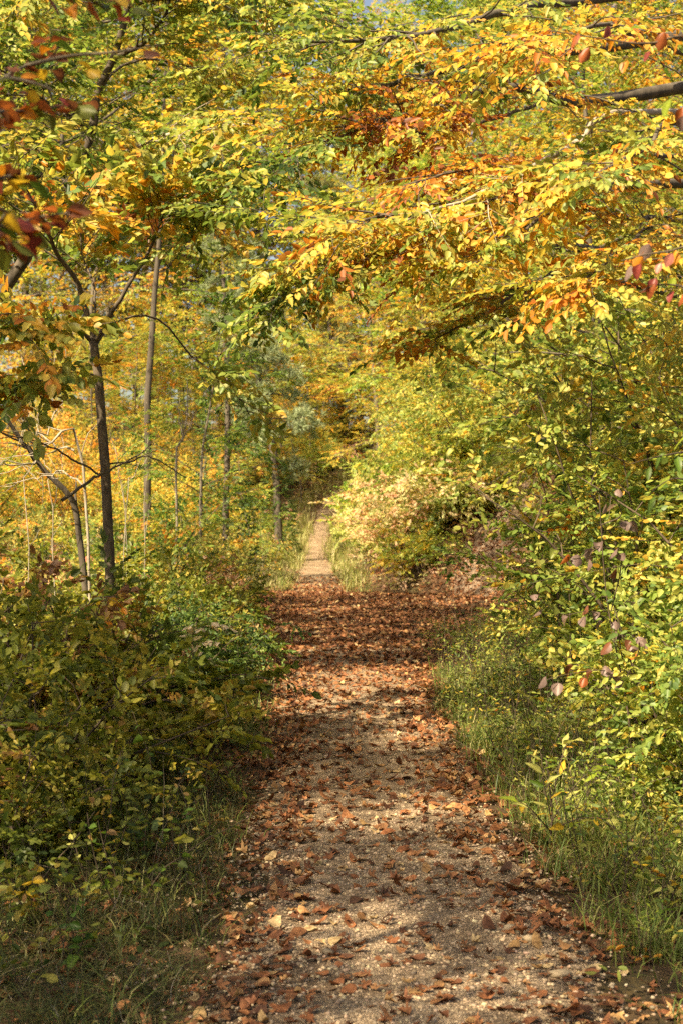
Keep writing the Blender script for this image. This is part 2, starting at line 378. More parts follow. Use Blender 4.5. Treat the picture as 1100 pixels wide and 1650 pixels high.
# ------------------------------------------------------------------ generic trees and shrubs
def make_tree(name, label, cat, seed, Ht, r, cb, R0, nl, nsub, nspr, L, ll, tone, tsd, leaf=LEAF6, nleaf=10, bark=M_BARK, pal=RAMP,
              lean=0.04, shape=0.7, droop=-0.02, up=0.35, wide=1.0):
    R = rng(seed); t = empty(name, label, cat); W = Wood()
    tr = wander(R, (0, 0, -0.3), (R.normal(0, lean), R.normal(0, lean), 1), Ht + 0.3, 14, 0.03, 0.045)
    fr = np.linspace(0, 1, 15); rad = r * (1 - 0.9 * fr ** 1.1) * (1 + 0.45 * np.exp(-fr * 22)); W.tube(tr, rad, 9, 0.04, seed)
    PP, AA, SS, TT = [], [], [], []
    for i in range(nl):
        f = cb + (1 - cb) * ((i + R.random()) / nl) ** 0.9; x = f * 14; k = min(int(x), 13); p = tr[k] * (1 - x + k) + tr[k + 1] * (x - k)
        az = i * 2.4 + R.normal(0, 0.4); g = (f - cb) / (1 - cb)
        Ll = R0 * wide * (0.35 + 0.65 * math.sin(math.pi * (0.18 + 0.78 * g) ** shape)) * (0.75 + 0.45 * R.random())
        el = up + 0.75 * g ** 2 + R.normal(0, 0.12)
        d = np.array([math.cos(az) * math.cos(el), math.sin(az) * math.cos(el), math.sin(el)])
        lp = wander(R, p, d, Ll, 8, droop, 0.09); rl = max(0.35 * rad[k], 0.012) * np.linspace(1, 0.18, 9); W.tube(lp, rl, 5)
        tb = tone + R.normal(0, tsd)
        for j in range(nsub):
            s = 0.22 + 0.78 * (j + R.random()) / nsub; kx = s * 8; kk = min(int(kx), 7); q = lp[kk] * (1 - kx + kk) + lp[kk + 1] * (kx - kk)
            td = unit(lp[kk + 1] - lp[kk]); sd = unit(np.cross([0, 0, 1], td)) * (1 if j % 2 else -1)
            dd = td * 0.75 + sd * (0.65 + 0.3 * R.random()) + R.normal(0, 0.22, 3)
            sl = Ll * (0.42 - 0.22 * s) * (0.7 + 0.6 * R.random()) + L * 0.6
            sp = wander(R, q, dd, sl, 4, droop * 1.5, 0.12); W.tube(sp, np.linspace(max(rl[kk] * 0.45, 0.006), 0.004, 5), 3)
            a, b, c = sprays_on(R, sp, nspr, L, 0.15, 0.7); PP.append(a); AA.append(b); SS.append(c); TT.append(np.full(nspr, tb + R.normal(0, tsd * 0.5)))
    obj('trunk', W.mesh(name + '_trunk'), bark, t)
    temps = T_BEECH(seed, ll / L, nleaf, leaf)
    c = obj('crown', foliage_mesh(name + '_crown', R, np.concatenate(PP), np.concatenate(AA), np.concatenate(SS), np.concatenate(TT), leaf, temps, pal), M_LEAF, t)
    c['tinted'] = 1; c['kind'] = 'stuff'
    return Used(t)
def make_shrub(name, label, seed, Ht, spread, nst, nside, nspr, L, ll, tone, tsd, pal=RAMP, leaf=LEAF6, nleaf=9, low=0.12, arch=-0.10, temps=None):
    R = rng(seed); t = empty(name, label, 'shrub'); W = Wood(); PP, AA, SS, TT = [], [], [], []
    for i in range(nst):
        az = i * 2.4 + R.normal(0, 0.5); o = 0.12 * spread * R.random()
        ln = (0.25 + 0.75 * R.random()) * spread / Ht
        d = np.array([math.cos(az) * ln, math.sin(az) * ln, 1.0])
        st = wander(R, (math.cos(az) * o, math.sin(az) * o, -0.1), d, Ht * (0.75 + 0.45 * R.random()), 9, arch * 0.6, 0.09)
        W.tube(st, np.linspace(0.007 + 0.005 * Ht, 0.003, 10), 4); tb = tone + R.normal(0, tsd)
        for j in range(nside):
            s = low + (1 - low) * (j + R.random()) / nside; kx = s * 9; kk = min(int(kx), 8); q = st[kk] * (1 - kx + kk) + st[kk + 1] * (kx - kk)
            a2 = R.random() * 2 * math.pi
            dd = np.array([math.cos(a2), math.sin(a2), 0.25 + 0.3 * R.normal()]) + 0.4 * unit(st[kk + 1] - st[kk])
            sp = wander(R, q, dd, (0.2 + 0.25 * R.random()) * spread * (1.15 - 0.6 * s) + L * 0.4, 4, arch, 0.15); W.tube(sp, np.linspace(0.005, 0.002, 5), 3)
            a, b, c = sprays_on(R, sp, nspr, L, 0.1, 0.4, 55); PP.append(a); AA.append(b); SS.append(c); TT.append(np.full(nspr, tb + R.normal(0, tsd * 0.5)))
    obj('stem', W.mesh(name + '_stem'), M_TWIG, t)
    temps = temps or T_BUSH(seed, ll / L, nleaf, leaf)
    c = obj('foliage', foliage_mesh(name + '_foliage', R, np.concatenate(PP), np.concatenate(AA), np.concatenate(SS), np.concatenate(TT), leaf, temps, pal, up_tilt=0.6), M_LEAF, t)
    c['tinted'] = 1; c['kind'] = 'stuff'
    return Used(t)

# ------------------------------------------------------------------ ground, path, side path
def axis(lo, hi, fine_lo, fine_hi, step):
    a = [np.arange(fine_lo, fine_hi, step)]; s = step; x = fine_hi
    while x < hi: a.append([x]); s *= 1.22; x += s
    a.append([hi]); s = step; x = fine_lo; b = []
    while x > lo: s *= 1.22; x -= s; b.append(max(x, lo))
    return np.unique(np.concatenate([b[::-1]] + a))
def sheet(name, xs, ys, material, lift=0.0, **props):
    X, Y = np.meshgrid(xs, ys); Z = height(X, Y) + lift; w = len(xs)
    i, j = np.meshgrid(np.arange(w - 1), np.arange(len(ys) - 1)); a = (j * w + i).ravel()
    return obj(name, mesh_np(name, np.stack([X, Y, Z], -1).reshape(-1, 3), [np.stack([a, a + 1, a + w + 1, a + w], -1)], None, True), material, **props)
sheet('ground', axis(-320, 320, -8, 8, 0.18), axis(-90, 420, 2, 60, 0.22), M_GROUND, kind='structure')
def ribbon(name, cx, cyy, hw, material, lift, seed, ncross=11):
    cx = np.asarray(cx); cyy = np.asarray(cyy); hw = np.asarray(hw)
    t = unit(np.stack([np.gradient(cx), np.gradient(cyy)], -1)); nn = np.stack([t[:, 1], -t[:, 0]], -1)
    R = rng(seed); e = (fbm(cyy * 1.3 + seed, cyy * 0 + 3) - 0.5) * 0.35; e2 = (fbm(cyy * 1.3 + seed + 50, cyy * 0 + 9) - 0.5) * 0.35
    f = np.linspace(-1, 1, ncross)
    off = np.where(f[None] > 0, f[None] * (hw + e)[:, None], f[None] * (hw + e2)[:, None])
    X = cx[:, None] + nn[:, :1] * off; Y = cyy[:, None] + nn[:, 1:] * off
    Z = height(X, Y) + lift - 0.03 * np.abs(f[None]) ** 6
    m = ncross; n = len(cx); i, j = np.meshgrid(np.arange(m - 1), np.arange(n - 1)); a = (j * m + i).ravel()
    return obj(name, mesh_np(name, np.stack([X, Y, Z], -1).reshape(-1, 3), [np.stack([a, a + 1, a + m + 1, a + m], -1)], None, True), material, kind='structure')
yy = np.concatenate([np.arange(-8, 40, 0.1), np.arange(40, 120, 0.3)])
ribbon('path', pathx(yy), yy, pathw(yy) + 0.04, M_PATH, 0.022, 3)
sp = curve(np.c_[SIDE, np.zeros(len(SIDE))], 160)
ribbon('side_path', sp[:, 0], sp[:, 1], np.linspace(0.85, 0.5, 160), M_EARTH, 0.030, 8)

# ------------------------------------------------------------------ trees one can pick out: limb by limb
def clothe(R, lp, rl, W, nsub, nspr, L, sub_len, tone, tsd, start=0.25, droop=-0.03, flat=0.85, leafy=1.0):
    """side branches on a limb, sprays on the side branches; adds wood to W, returns spray arrays"""
    PP, AA, SS, TT = [], [], [], []; m = len(lp) - 1
    for j in range(nsub):
        s = start + (1 - start) * (j + R.random()) / nsub; kx = s * m; k = min(int(kx), m - 1); q = lp[k] * (1 - kx + k) + lp[k + 1] * (kx - k)
        td = unit(lp[k + 1] - lp[k]); sd = unit(np.cross([0, 0, 1], td)) * (1 if j % 2 else -1)
        dd = td * 0.8 + sd * (0.55 + 0.4 * R.random()) + np.array([R.normal(0, 0.1), R.normal(0, 0.1), R.normal(0, 0.16)])
        b = wander(R, q, dd, sub_len * (1.1 - 0.5 * s) * (0.6 + 0.8 * R.random()), 5, droop, 0.10)
        W.tube(b, np.linspace(max(min(rl[k] * 0.5, 0.012), 0.004), 0.002, 6), 4)
        if R.random() > leafy: continue
        a, x, c = sprays_on(R, b, nspr, L, 0.12, flat); W.twigs(a, a + x * c[:, None] * 0.8, 0.0018, 0.0009)
        PP.append(a); AA.append(x); SS.append(c); TT.append(np.full(nspr, tone + R.normal(0, tsd)))
    a, x, c = sprays_on(R, lp, max(nspr, 6), L, 0.6, flat); PP.append(a); AA.append(x); SS.append(c); TT.append(np.full(len(a), tone))
    return np.concatenate(PP), np.concatenate(AA), np.concatenate(SS), np.concatenate(TT)
LEAF_JOBS = []
def hero(name, label, cat, seed, trunk, tr_r, limbs, bark, ll=0.07, L=0.30, nleaf=9, pal=RAMP, sides=12, leaf=LEAF6, twig=None, n=26, up_tilt=0.28, curl=0.08, singles=0, green_left=False):
    """trunk: control points; limbs: dicts with pts, r, and how to clothe them"""
    R = rng(seed); base = np.array([trunk[0][0], trunk[0][1], H(trunk[0][0], trunk[0][1])])
    t = empty(name, label, cat, tuple(base)); W = Wood()
    tp = curve(trunk, n) - base; fr = np.linspace(0, 1, n); W.tube(tp, (tr_r[0] + (tr_r[1] - tr_r[0]) * fr) * (1 + 0.4 * np.exp(-fr * 25)), sides, 0.03, seed)
    obj('trunk', W.mesh(name + '_trunk'), bark, t); A = []
    for q in limbs:
        lp = curve(q['pts'], 18) - base
        lp[1:-1] += R.normal(0, 0.008 + 0.4 * q['r'], (16, 3)) * 0.35
        W = Wood(); rl = np.linspace(q['r'], q.get('r1', 0.004), 18); W.tube(lp, rl, 7, 0.04, seed)
        if q.get('nsub', 0): A.append(clothe(R, lp, rl, W, q['nsub'], q.get('nspr', 7), q.get('L', L), q.get('sub', 0.7), q.get('tone', 0.6), q.get('tsd', 0.08), q.get('start', 0.25), q.get('droop', -0.03), leafy=q.get('leafy', 1.0)))
        elif q.get('twigs'):
            for k in range(q['twigs']):
                s = 3 + int(R.random() * 14); W.tube(wander(R, lp[s], lp[min(s + 1, 17)] - lp[s - 1] + R.normal(0, 0.06, 3), 0.15 + 0.4 * R.random(), 4, 0.02, 0.15), np.linspace(max(rl[s] * 0.5, 0.003), 0.0015, 5), 4)
        obj('limb', W.mesh(name + '_limb'), q.get('bark', bark), t)
    if A:
        A = [np.concatenate(z) for z in zip(*A)]
        if green_left: A[3] = A[3] - 0.17 * (1 - sm(550 + (A[0] + base)[:, 0] / (A[0] + base)[:, 1] * F, 430, 700))
        if singles:      # the sprays that show largest are built leaf by leaf
            w = A[0] + base; px = 550 + w[:, 0] / w[:, 1] * F; py = 830 - (w[:, 2] - CAMZ) / w[:, 1] * F
            o_ = np.argsort(np.where((px > 20) & (px < 1080) & (py > 20), w[:, 1], 1e3))[:singles]
            for k in o_:
                ax = unit(A[1][k]); sd = unit(np.cross([0, 0, 1], ax)); tn = A[3][k] + R.normal(0, 0.07)
                for i in range(nleaf):
                    f = 0.12 + 0.88 * i / (nleaf - 1); an = math.radians(55) * (1 - 0.55 * f) * (1 if i % 2 else -1)
                    LEAF_JOBS.append((t, A[0][k] + ax * A[2][k] * f, ax * math.cos(an) + sd * math.sin(an) + np.array([0, 0, -0.2]), ll * (0.75 + 0.45 * R.random()), tuple(ramp(pal, tn + R.normal(0, 0.08)))))
            keep = np.ones(len(A[0]), bool); keep[o_] = False; A = [z[keep] for z in A]
        c = obj('crown', foliage_mesh(name + '_crown', R, A[0], A[1], A[2], A[3], leaf, T_BEECH(seed, ll / L, nleaf, leaf), pal, 0.07, curl, up_tilt), M_LEAF, t)
        c['kind'] = 'stuff'
    return t, base
def G(px, d, dz=-0.15):
    x = (px - 550) / F * d; return np.array([x, d, H(x, d) + dz])
def PL(*a): return [P(*p) for p in a]

# the slim forked beech on the left
hero('beech_tree', 'slim grey beech with forked trunk and orange-green leaves beside the path', 'tree', 11,
     [G(180, 10)] + PL((179, 960, 10), (175, 860, 10), (171, 770, 10), (165, 690, 10), (159, 610, 10), (150, 546, 10)), (0.038, 0.031),
     [dict(pts=PL((151, 552, 10), (136, 495, 10), (120, 445, 9.9), (88, 398, 9.7), (60, 335, 9.4), (20, 270, 9)), r=0.028, nsub=14, nspr=4, sub=0.8, tone=0.50, tsd=0.12, start=0.5),
      dict(pts=PL((151, 552, 10), (188, 492, 9.9), (222, 436, 9.9), (242, 400, 9.9), (262, 350, 9.8), (285, 290, 9.6)), r=0.019, nsub=16, nspr=5, sub=0.6, tone=0.52, tsd=0.13, start=0.62),
      dict(pts=PL((151, 548, 10), (153, 500, 10), (150, 455, 10.1), (134, 412, 10.2), (128, 350, 10.2)), r=0.011, nsub=10, nspr=5, sub=0.5, tone=0.55, tsd=0.14, start=0.5),
      dict(pts=PL((150, 552, 10), (128, 534, 9.9), (104, 526, 9.7), (62, 512, 9.3), (10, 505, 8.9)), r=0.016, nsub=20, nspr=4, sub=0.8, tone=0.52, tsd=0.12, start=0.55),
      dict(pts=PL((154, 558, 10), (184, 520, 10.2), (250, 512, 10.5), (312, 576, 10.8), (366, 618, 11), (402, 668, 11.2)), r=0.011, nsub=9, nspr=4, sub=0.4, tone=0.4, tsd=0.16, start=0.55, leafy=0.6),
      dict(pts=PL((160, 606, 10), (122, 600, 9.8), (78, 604, 9.5), (20, 620, 9.2)), r=0.008, nsub=16, nspr=4, sub=0.7, tone=0.54, tsd=0.14, start=0.5),
      dict(pts=PL((174, 772, 10), (120, 742, 9.9), (70, 715, 9.7), (12, 700, 9.5)), r=0.009, twigs=10),
      dict(pts=PL((100, 806, 9.6), (150, 772, 9.75), (180, 757, 9.85), (235, 726, 10.2)), r=0.013, twigs=6),
      dict(pts=PL((175, 748, 10), (210, 745, 10.2), (240, 735, 10.4), (300, 770, 10.6)), r=0.007, twigs=6)], M_BROWNBARK, ll=0.085, L=0.30, up_tilt=0.9, curl=0.1, singles=30)
# the taller dark tree behind it
hero('oak_tree', 'tall leaning dark tree with green and rust leaves behind the slim beech', 'tree', 12,
     [G(-80, 14)] + PL((-55, 640, 14), (-10, 500, 14), (55, 395, 14), (108, 308, 14), (131, 255, 14), (150, 205, 14), (157, 150, 14), (184, 90, 14), (205, 10, 14), (215, -120, 14)), (0.07, 0.028),
     [dict(pts=PL((150, 210, 14), (118, 190, 13.6), (78, 165, 13), (15, 120, 12.4), (-50, 90, 12)), r=0.03, nsub=20, nspr=8, sub=1.0, tone=0.36, tsd=0.12),
      dict(pts=PL((131, 256, 14), (80, 275, 13.5), (30, 300, 13), (-40, 310, 12.5)), r=0.028, nsub=20, nspr=8, sub=0.9, tone=0.33, tsd=0.14),
      dict(pts=PL((110, 305, 14), (96, 260, 14.3), (100, 200, 14.6), (70, 120, 14.8), (60, 20, 15)), r=0.03, nsub=22, nspr=8, sub=1.0, tone=0.34, tsd=0.12),
      dict(pts=PL((145, 220, 14), (200, 245, 13.6), (255, 220, 13), (330, 205, 12.5), (420, 198, 12)), r=0.03, nsub=22, nspr=7, sub=0.9, tone=0.5, tsd=0.12, bark=M_PALEBARK),
      dict(pts=PL((184, 92, 14), (230, 70, 13.8), (270, 15, 13.6), (280, -60, 13.5)), r=0.03, nsub=20, nspr=8, sub=0.9, tone=0.46, tsd=0.10),
      dict(pts=PL((157, 150, 14), (190, 110, 14.4), (250, 95, 14.8), (320, 110, 15), (400, 130, 15.2)), r=0.02, nsub=20, nspr=7, sub=0.9, tone=0.5, tsd=0.12),
      dict(pts=PL((80, 385, 14), (60, 350, 14.4), (20, 345, 14.8), (-40, 380, 15)), r=0.025, nsub=16, nspr=8, sub=0.9, tone=0.26, tsd=0.10),
      dict(pts=PL((100, 320, 14), (160, 330, 13.5), (215, 320, 13.2), (290, 335, 12.9)), r=0.02, nsub=18, nspr=7, sub=0.8, tone=0.66, tsd=0.16),
      dict(pts=PL((205, 10, 14), (280, -8, 13.5), (360, -4, 13), (450, 12, 12.6), (550, 24, 12.2)), r=0.024, nsub=30, nspr=9, sub=1.1, tone=0.42, tsd=0.10, start=0.15),
      dict(pts=PL((200, 30, 14), (150, 0, 13.6), (100, -20, 13), (20, 10, 12.5)), r=0.025, nsub=20, nspr=8, sub=1.0, tone=0.42, tsd=0.10)], M_DARKBARK, ll=0.08, L=0.36, n=30)
# the beech on the right whose boughs hang over the path
OB = [dict(pts=PL((1045, 150, 15.2), (960, 162, 13.5), (880, 152, 12.5), (820, 144, 12), (760, 150, 11.5), (700, 170, 11), (640, 187, 10.5), (540, 205, 10)), r=0.055, tone=0.70, tsd=0.13, nsub=30, sub=1.0),
      dict(pts=PL((1052, 60, 15), (950, 76, 13), (800, 92, 12), (720, 110, 11.5), (640, 132, 11), (540, 145, 10.6)), r=0.05, tone=0.64, tsd=0.13, nsub=30, sub=1.0),
      dict(pts=PL((1060, 140, 13.6), (1000, 180, 10), (935, 225, 9.6), (870, 262, 9.3), (800, 296, 9), (740, 328, 8.8), (660, 352, 8.6)), r=0.022, tone=0.57, tsd=0.08, nsub=14, sub=0.6, start=0.2, bark=M_PALEBARK, leafy=0.75),
      dict(pts=PL((1052, 290, 14.5), (960, 300, 12.5), (880, 308, 11.5), (800, 322, 10.7), (740, 332, 10), (680, 345, 9.5), (600, 350, 9), (520, 362, 8.7)), r=0.04, tone=0.66, tsd=0.09, nsub=30, sub=0.9),
      dict(pts=PL((1060, 430, 14), (950, 402, 12.5), (860, 390, 11.5), (780, 382, 11), (700, 372, 10.5), (640, 372, 10), (560, 400, 9.6), (470, 425, 9.4)), r=0.04, tone=0.62, tsd=0.12, nsub=28, sub=0.85),
      dict(pts=PL((1040, -10, 15), (900, 5, 13), (800, 20, 12), (700, 50, 11.2), (560, 66, 10.6), (430, 60, 10.2)), r=0.04, tone=0.50, tsd=0.10, nsub=28, sub=1.0),
      dict(pts=PL((1075, 480, 13.2), (940, 442, 11.6), (860, 462, 11), (780, 505, 10.6), (700, 546, 10.3)), r=0.02, tone=0.52, tsd=0.14, nsub=14, sub=0.6, leafy=0.7),
      dict(pts=PL((1060, 240, 14), (1010, 250, 11.5), (960, 280, 10.2), (900, 330, 9.4), (830, 380, 8.9), (760, 420, 8.6)), r=0.02, tone=0.60, tsd=0.10, nsub=20, sub=0.7),
      dict(pts=PL((1070, 330, 13), (1060, 350, 10.5), (1030, 380, 9), (980, 420, 8.2), (940, 450, 7.8)), r=0.018, tone=0.64, tsd=0.08, nsub=18, sub=0.6),
      dict(pts=PL((1048, 100, 14), (1030, 60, 11.5), (980, 40, 10), (900, 60, 9.2), (820, 80, 8.8)), r=0.022, tone=0.64, tsd=0.08, nsub=22, sub=0.75),
      dict(pts=PL((720, 372, 10.6), (640, 400, 10), (560, 430, 9.7), (480, 455, 9.5), (400, 510, 9.4)), r=0.010, tone=0.50, tsd=0.14, nsub=12, sub=0.5, leafy=0.7),
      dict(pts=PL((1090, 180, 13), (1090, 200, 10), (1050, 230, 8.6), (1000, 260, 8), (930, 300, 7.6)), r=0.016, tone=0.58, tsd=0.09, nsub=18, sub=0.6),
      dict(pts=PL((900, 150, 12.6), (800, 190, 11.2), (700, 215, 10.6), (600, 200, 10.2), (500, 175, 10)), r=0.014, tone=0.82, tsd=0.12, nsub=13, sub=0.8, leafy=0.8),
      dict(pts=PL((860, 392, 11.5), (760, 400, 10.6), (660, 405, 10), (580, 415, 9.7)), r=0.011, tone=0.82, tsd=0.07, nsub=12, sub=0.55, leafy=0.7),
      dict(pts=PL((960, 300, 12.5), (900, 270, 11), (820, 262, 10.2), (740, 275, 9.6), (650, 300, 9.2)), r=0.014, tone=0.78, tsd=0.08, nsub=16, sub=0.6),
      dict(pts=PL((640, 187, 10.5), (560, 215, 10.2), (480, 250, 10), (400, 290, 9.8), (350, 330, 9.7)), r=0.010, tone=0.50, tsd=0.14, nsub=14, sub=0.7)]
for q in OB:
    q.setdefault('nspr', 8); q['tone'] -= 0.01; q['r'] *= 1.25; q['r1'] = 0.006; q.setdefault('leafy', 0.85)
    if q['pts'][0][1] > 12.9: q['pts'][0] = np.array([4.35, 14.6, q['pts'][0][2]])
overhang, ob = hero('beech_tree', 'spreading beech whose yellow and orange boughs hang over the path', 'tree', 13,
     [np.array([4.4, 14.6, 0.0]), np.array([4.4, 14.6, 1.5]), np.array([4.38, 14.6, 3.5]), np.array([4.35, 14.6, 6.0]), np.array([4.35, 14.6, 9.0])], (0.19, 0.10), OB, M_DARKBARK, ll=0.064, L=0.30, nleaf=10, n=30, up_tilt=0.4, curl=0.1, singles=30, green_left=True)

def column(x, y):
    px = 550 + x / y * F
    for lim, w in ((60, 'at the left edge'), (200, 'behind the slim beech'), (300, 'behind the grey trunk'), (400, 'behind the ivy-footed trunk'), (490, 'behind the nearer pine'), (580, 'above the path end'), (720, 'above the pink slope'), (900, 'above the side path'), (1040, 'behind the hanging boughs')):
        if px < lim: return w
    return 'at the right edge'
# ------------------------------------------------------------------ tree kinds for the wood behind
treeA = make_tree('beech_tree', '', 'tree', 21, 13, 0.15, 0.36, 4.2, 24, 9, 9, 0.46, 0.085, 0.44, 0.08)
treeB = make_tree('hornbeam_tree', '', 'tree', 22, 15, 0.17, 0.30, 4.6, 26, 9, 9, 0.48, 0.085, 0.36, 0.08, bark=M_DARKBARK)
treeC = make_tree('maple_tree', '', 'tree', 23, 12, 0.14, 0.28, 4.0, 24, 9, 8, 0.46, 0.095, 0.64, 0.08)
treeT = make_tree('slender_tree', '', 'tree', 28, 14, 0.085, 0.48, 2.2, 12, 7, 7, 0.44, 0.085, 0.42, 0.09, bark=M_DARKBARK)
treeL = make_tree('field_maple', '', 'tree', 29, 11, 0.13, 0.08, 3.6, 28, 8, 8, 0.46, 0.085, 0.44, 0.08, bark=M_DARKBARK, up=0.2)
treeD = make_tree('beech_tree', '', 'tree', 24, 20, 0.24, 0.16, 6.5, 30, 9, 9, 0.75, 0.16, 0.50, 0.07, LEAF4, 9)
treeE = make_tree('maple_tree', '', 'tree', 25, 18, 0.20, 0.12, 6.0, 30, 9, 9, 0.75, 0.16, 0.63, 0.07, LEAF4, 9)
treeF = make_tree('hornbeam_tree', '', 'tree', 26, 19, 0.22, 0.10, 6.0, 30, 9, 9, 0.75, 0.16, 0.40, 0.07, LEAF4, 9, bark=M_DARKBARK)
sapl = make_tree('sapling', '', 'tree', 27, 6.5, 0.05, 0.22, 1.7, 18, 6, 6, 0.36, 0.075, 0.46, 0.09)
def pine(name, seed):
    R = rng(seed); t = empty(name, '', 'tree'); W = Wood()
    tr = wander(R, (0, 0, -0.3), (0.05, 0.02, 1), 17, 16, 0.02, 0.05); rad = np.linspace(0.20, 0.05, 17); W.tube(tr, rad, 8, 0.05, seed); PP, AA = [], []
    for i in range(34):
        f = 0.30 + 0.69 * (i + R.random()) / 34; k = int(f * 16); az = i * 2.4 + R.normal(0, 0.4)
        lp = wander(R, tr[k], (math.cos(az), math.sin(az), 0.2), 0.9 + 1.3 * (1 - f) * (0.5 + R.random()), 6, -0.02, 0.12); W.tube(lp, np.linspace(0.035, 0.01, 7), 4)
        for j in range(11):
            s = 2 + int(R.random() * 4.99); b = wander(R, lp[s], lp[s] - lp[s - 1] + R.normal(0, 0.5, 3), 0.5, 3, 0.02, 0.2); W.tube(b, np.linspace(0.012, 0.006, 4), 3)
            for q in range(8):
                PP.append(b[1 + int(R.random() * 2.99)] + R.normal(0, 0.13, 3)); AA.append(unit(R.normal(0, 0.6, 3) + np.array([0, 0, 0.6]) + unit(b[-1] - b[0])))
    obj('trunk', W.mesh(name + '_trunk'), M_DARKBARK, t)
    nd = []
    for i in range(16):
        a = i * 2.4; x = unit(np.array([1.0, 0.75 * math.cos(a), 0.75 * math.sin(a)])); y = unit(np.cross(x, R.normal(0, 1, 3))) * 0.035
        nd.append([(0, 0, 0), tuple(x * 0.5 + y), tuple(x * (0.8 + 0.3 * R.random())), tuple(x * 0.5 - y)])
    leaf = (np.zeros((4, 3)), [np.array([[0, 1, 2, 3]])])
    pal = [(0, (0.10, 0.13, 0.07)), (0.5, (0.20, 0.24, 0.15)), (1, (0.34, 0.35, 0.22))]
    PP = np.array(PP); c = obj('crown', foliage_mesh(name + '_crown', R, PP, np.array(AA), np.full(len(PP), 0.32), R.normal(0.5, 0.15, len(PP)), leaf, [np.array(nd)], pal), M_NEEDLE, t)
    c['tinted'] = 1; c['kind'] = 'stuff'
    return Used(t)
pineA = pine('pine_tree', 31)
def at(px, d): x = (px - 550) / F * d; return (x, d, H(x, d))
TREES = [  # kind, px, d, rot, scale, label, group, tint
    (treeT, 243, 28, 0.4, 1.0, 'straight grey trunk seen past the slim beech, yellow-green crown above', None, (1, 1, 1)),
    (treeT, 360, 33, 2.1, 1.0, 'ivy-footed dark trunk between the grey trunk and the pines', None, (1.0, 1.05, 1)),
    (treeB, -90, 20, 3.3, 0.95, 'green hornbeam at the left edge whose crown closes the sky', None, (0.8, 0.95, 0.9)),
    (treeC, 150, 62, 1.0, 1.3, 'golden maple glowing behind the slim beech', None, (1, 1, 1)),
    (treeL, 985, 27, 5.0, 1.0, 'yellow-green beech on the hillside above the side path', None, (1, 1, 1)),
    (treeL, 815, 39, 0.9, 1.1, 'dense green tree at the head of the side path', None, (0.9, 1, 0.9)),
    (treeL, 775, 50, 2.9, 1.2, 'orange maple glimpsed behind the overhanging boughs', None, (1.3, 0.85, 0.7)),
    (treeL, 700, 60, 4.4, 1.2, 'yellow tree on the slope where the path climbs', None, (1.1, 1.0, 0.9)),
    (treeC, 610, 78, 0.2, 1.2, 'golden tree behind the leaning pine', None, (1, 1, 1)),
    (treeC, 520, 102, 3.2, 1.2, 'golden tree closing the view behind the path end', None, (1.15, 1.05, 0.9)),
    (treeB, 300, 104, 5.2, 1.5, 'green-gold tree right of the grey trunk', None, (1.1, 1.1, 1)),
    (treeA, -130, 17, 2.6, 0.9, 'yellow-green tree at the edge behind the pale dead branches', None, (1, 1, 1)),
    (treeL, 1090, 20, 1.4, 0.8, 'green tree behind the overhanging beech trunk', None, (0.9, 1, 0.9)),
]
for k, px, d, rz, s, lab, g, ti in TREES: k.put(at(px, d), rz, s, lab, g, ti)
def ivy(tree, seed, h, r):
    R = rng(seed); n = 420; z = h * R.random(n) ** 1.2; a = R.random(n) * 6.28; k = r * (1 + 2.2 * (1 - z / h)) ; p = np.c_[np.cos(a) * k, np.sin(a) * k, z]; ax = np.c_[np.cos(a), np.sin(a), R.normal(0.2, 0.4, n)]
    c = obj('ivy', foliage_mesh('ivy', R, p, ax, np.full(n, 0.35), R.normal(0.12, 0.05, n), LEAF6, T_BUSH(seed, 0.26, 8), RAMP, up_tilt=0.7), M_LEAF, tree); c['kind'] = 'stuff'
for o in [o for o in bpy.data.objects if o.get('label', '').startswith('ivy-footed')]: ivy(o, 77, 5.5, 0.16)
_np = pineA.put(at(450, 48), 0.3, 0.8, 'blue-green pine with dark trunk left of the path end', None, (1.35, 1.4, 1.25), (0, -0.02))
ivy(_np, 78, 4.2, 0.2)
pineA.put(at(556, 96), 2.0, 1.15, 'pine with pale trunk standing where the path disappears', None, (1.5, 1.35, 1.0), (0, 0.03))
R = rng(400); far = []
for i, (px, d) in enumerate([(-40, 84), (40, 96), (110, 104), (180, 108), (250, 112), (320, 116), (390, 118), (440, 122), (600, 110), (650, 92), (700, 66), (790, 58), (880, 66), (960, 54), (1060, 62), (1180, 56), (1240, 75),
                            (-80, 112), (70, 120), (150, 128), (220, 132), (290, 134), (360, 136), (420, 138), (520, 130), (580, 124), (680, 98), (770, 92), (860, 100), (950, 90), (1040, 98), (1140, 92)]):
    k = (treeD, treeE, treeF)[(0, 2, 0, 1, 2, 0, 1, 0, 2, 1)[i % 10]]
    col = {id(treeD): 'yellow-green', id(treeE): 'golden', id(treeF): 'green'}[id(k)]
    k.put(at(px, d), R.random() * 6.28, (0.95 + 0.3 * R.random()) * (1.5 if d > 76 and px < 620 else 1.25 if d > 76 else 1), col + (' tree in the front of the far wood ' if d < 120 else ' tree deep in the far wood ') + column(at(px, d)[0], d), 'trees of the far wood', tuple(0.85 + 0.3 * R.random(3)))
LOWW = [(-40, 52), (25, 60), (70, 50), (110, 57), (165, 66), (205, 60), (255, 68), (290, 62), (330, 66), (375, 70), (410, 76), (455, 82), (140, 48), (60, 72), (230, 78), (310, 80), (385, 86), (520, 108), (560, 112), (480, 104), (600, 98), (500, 92), (612, 90), (535, 118), (552, 103), (470, 96)]
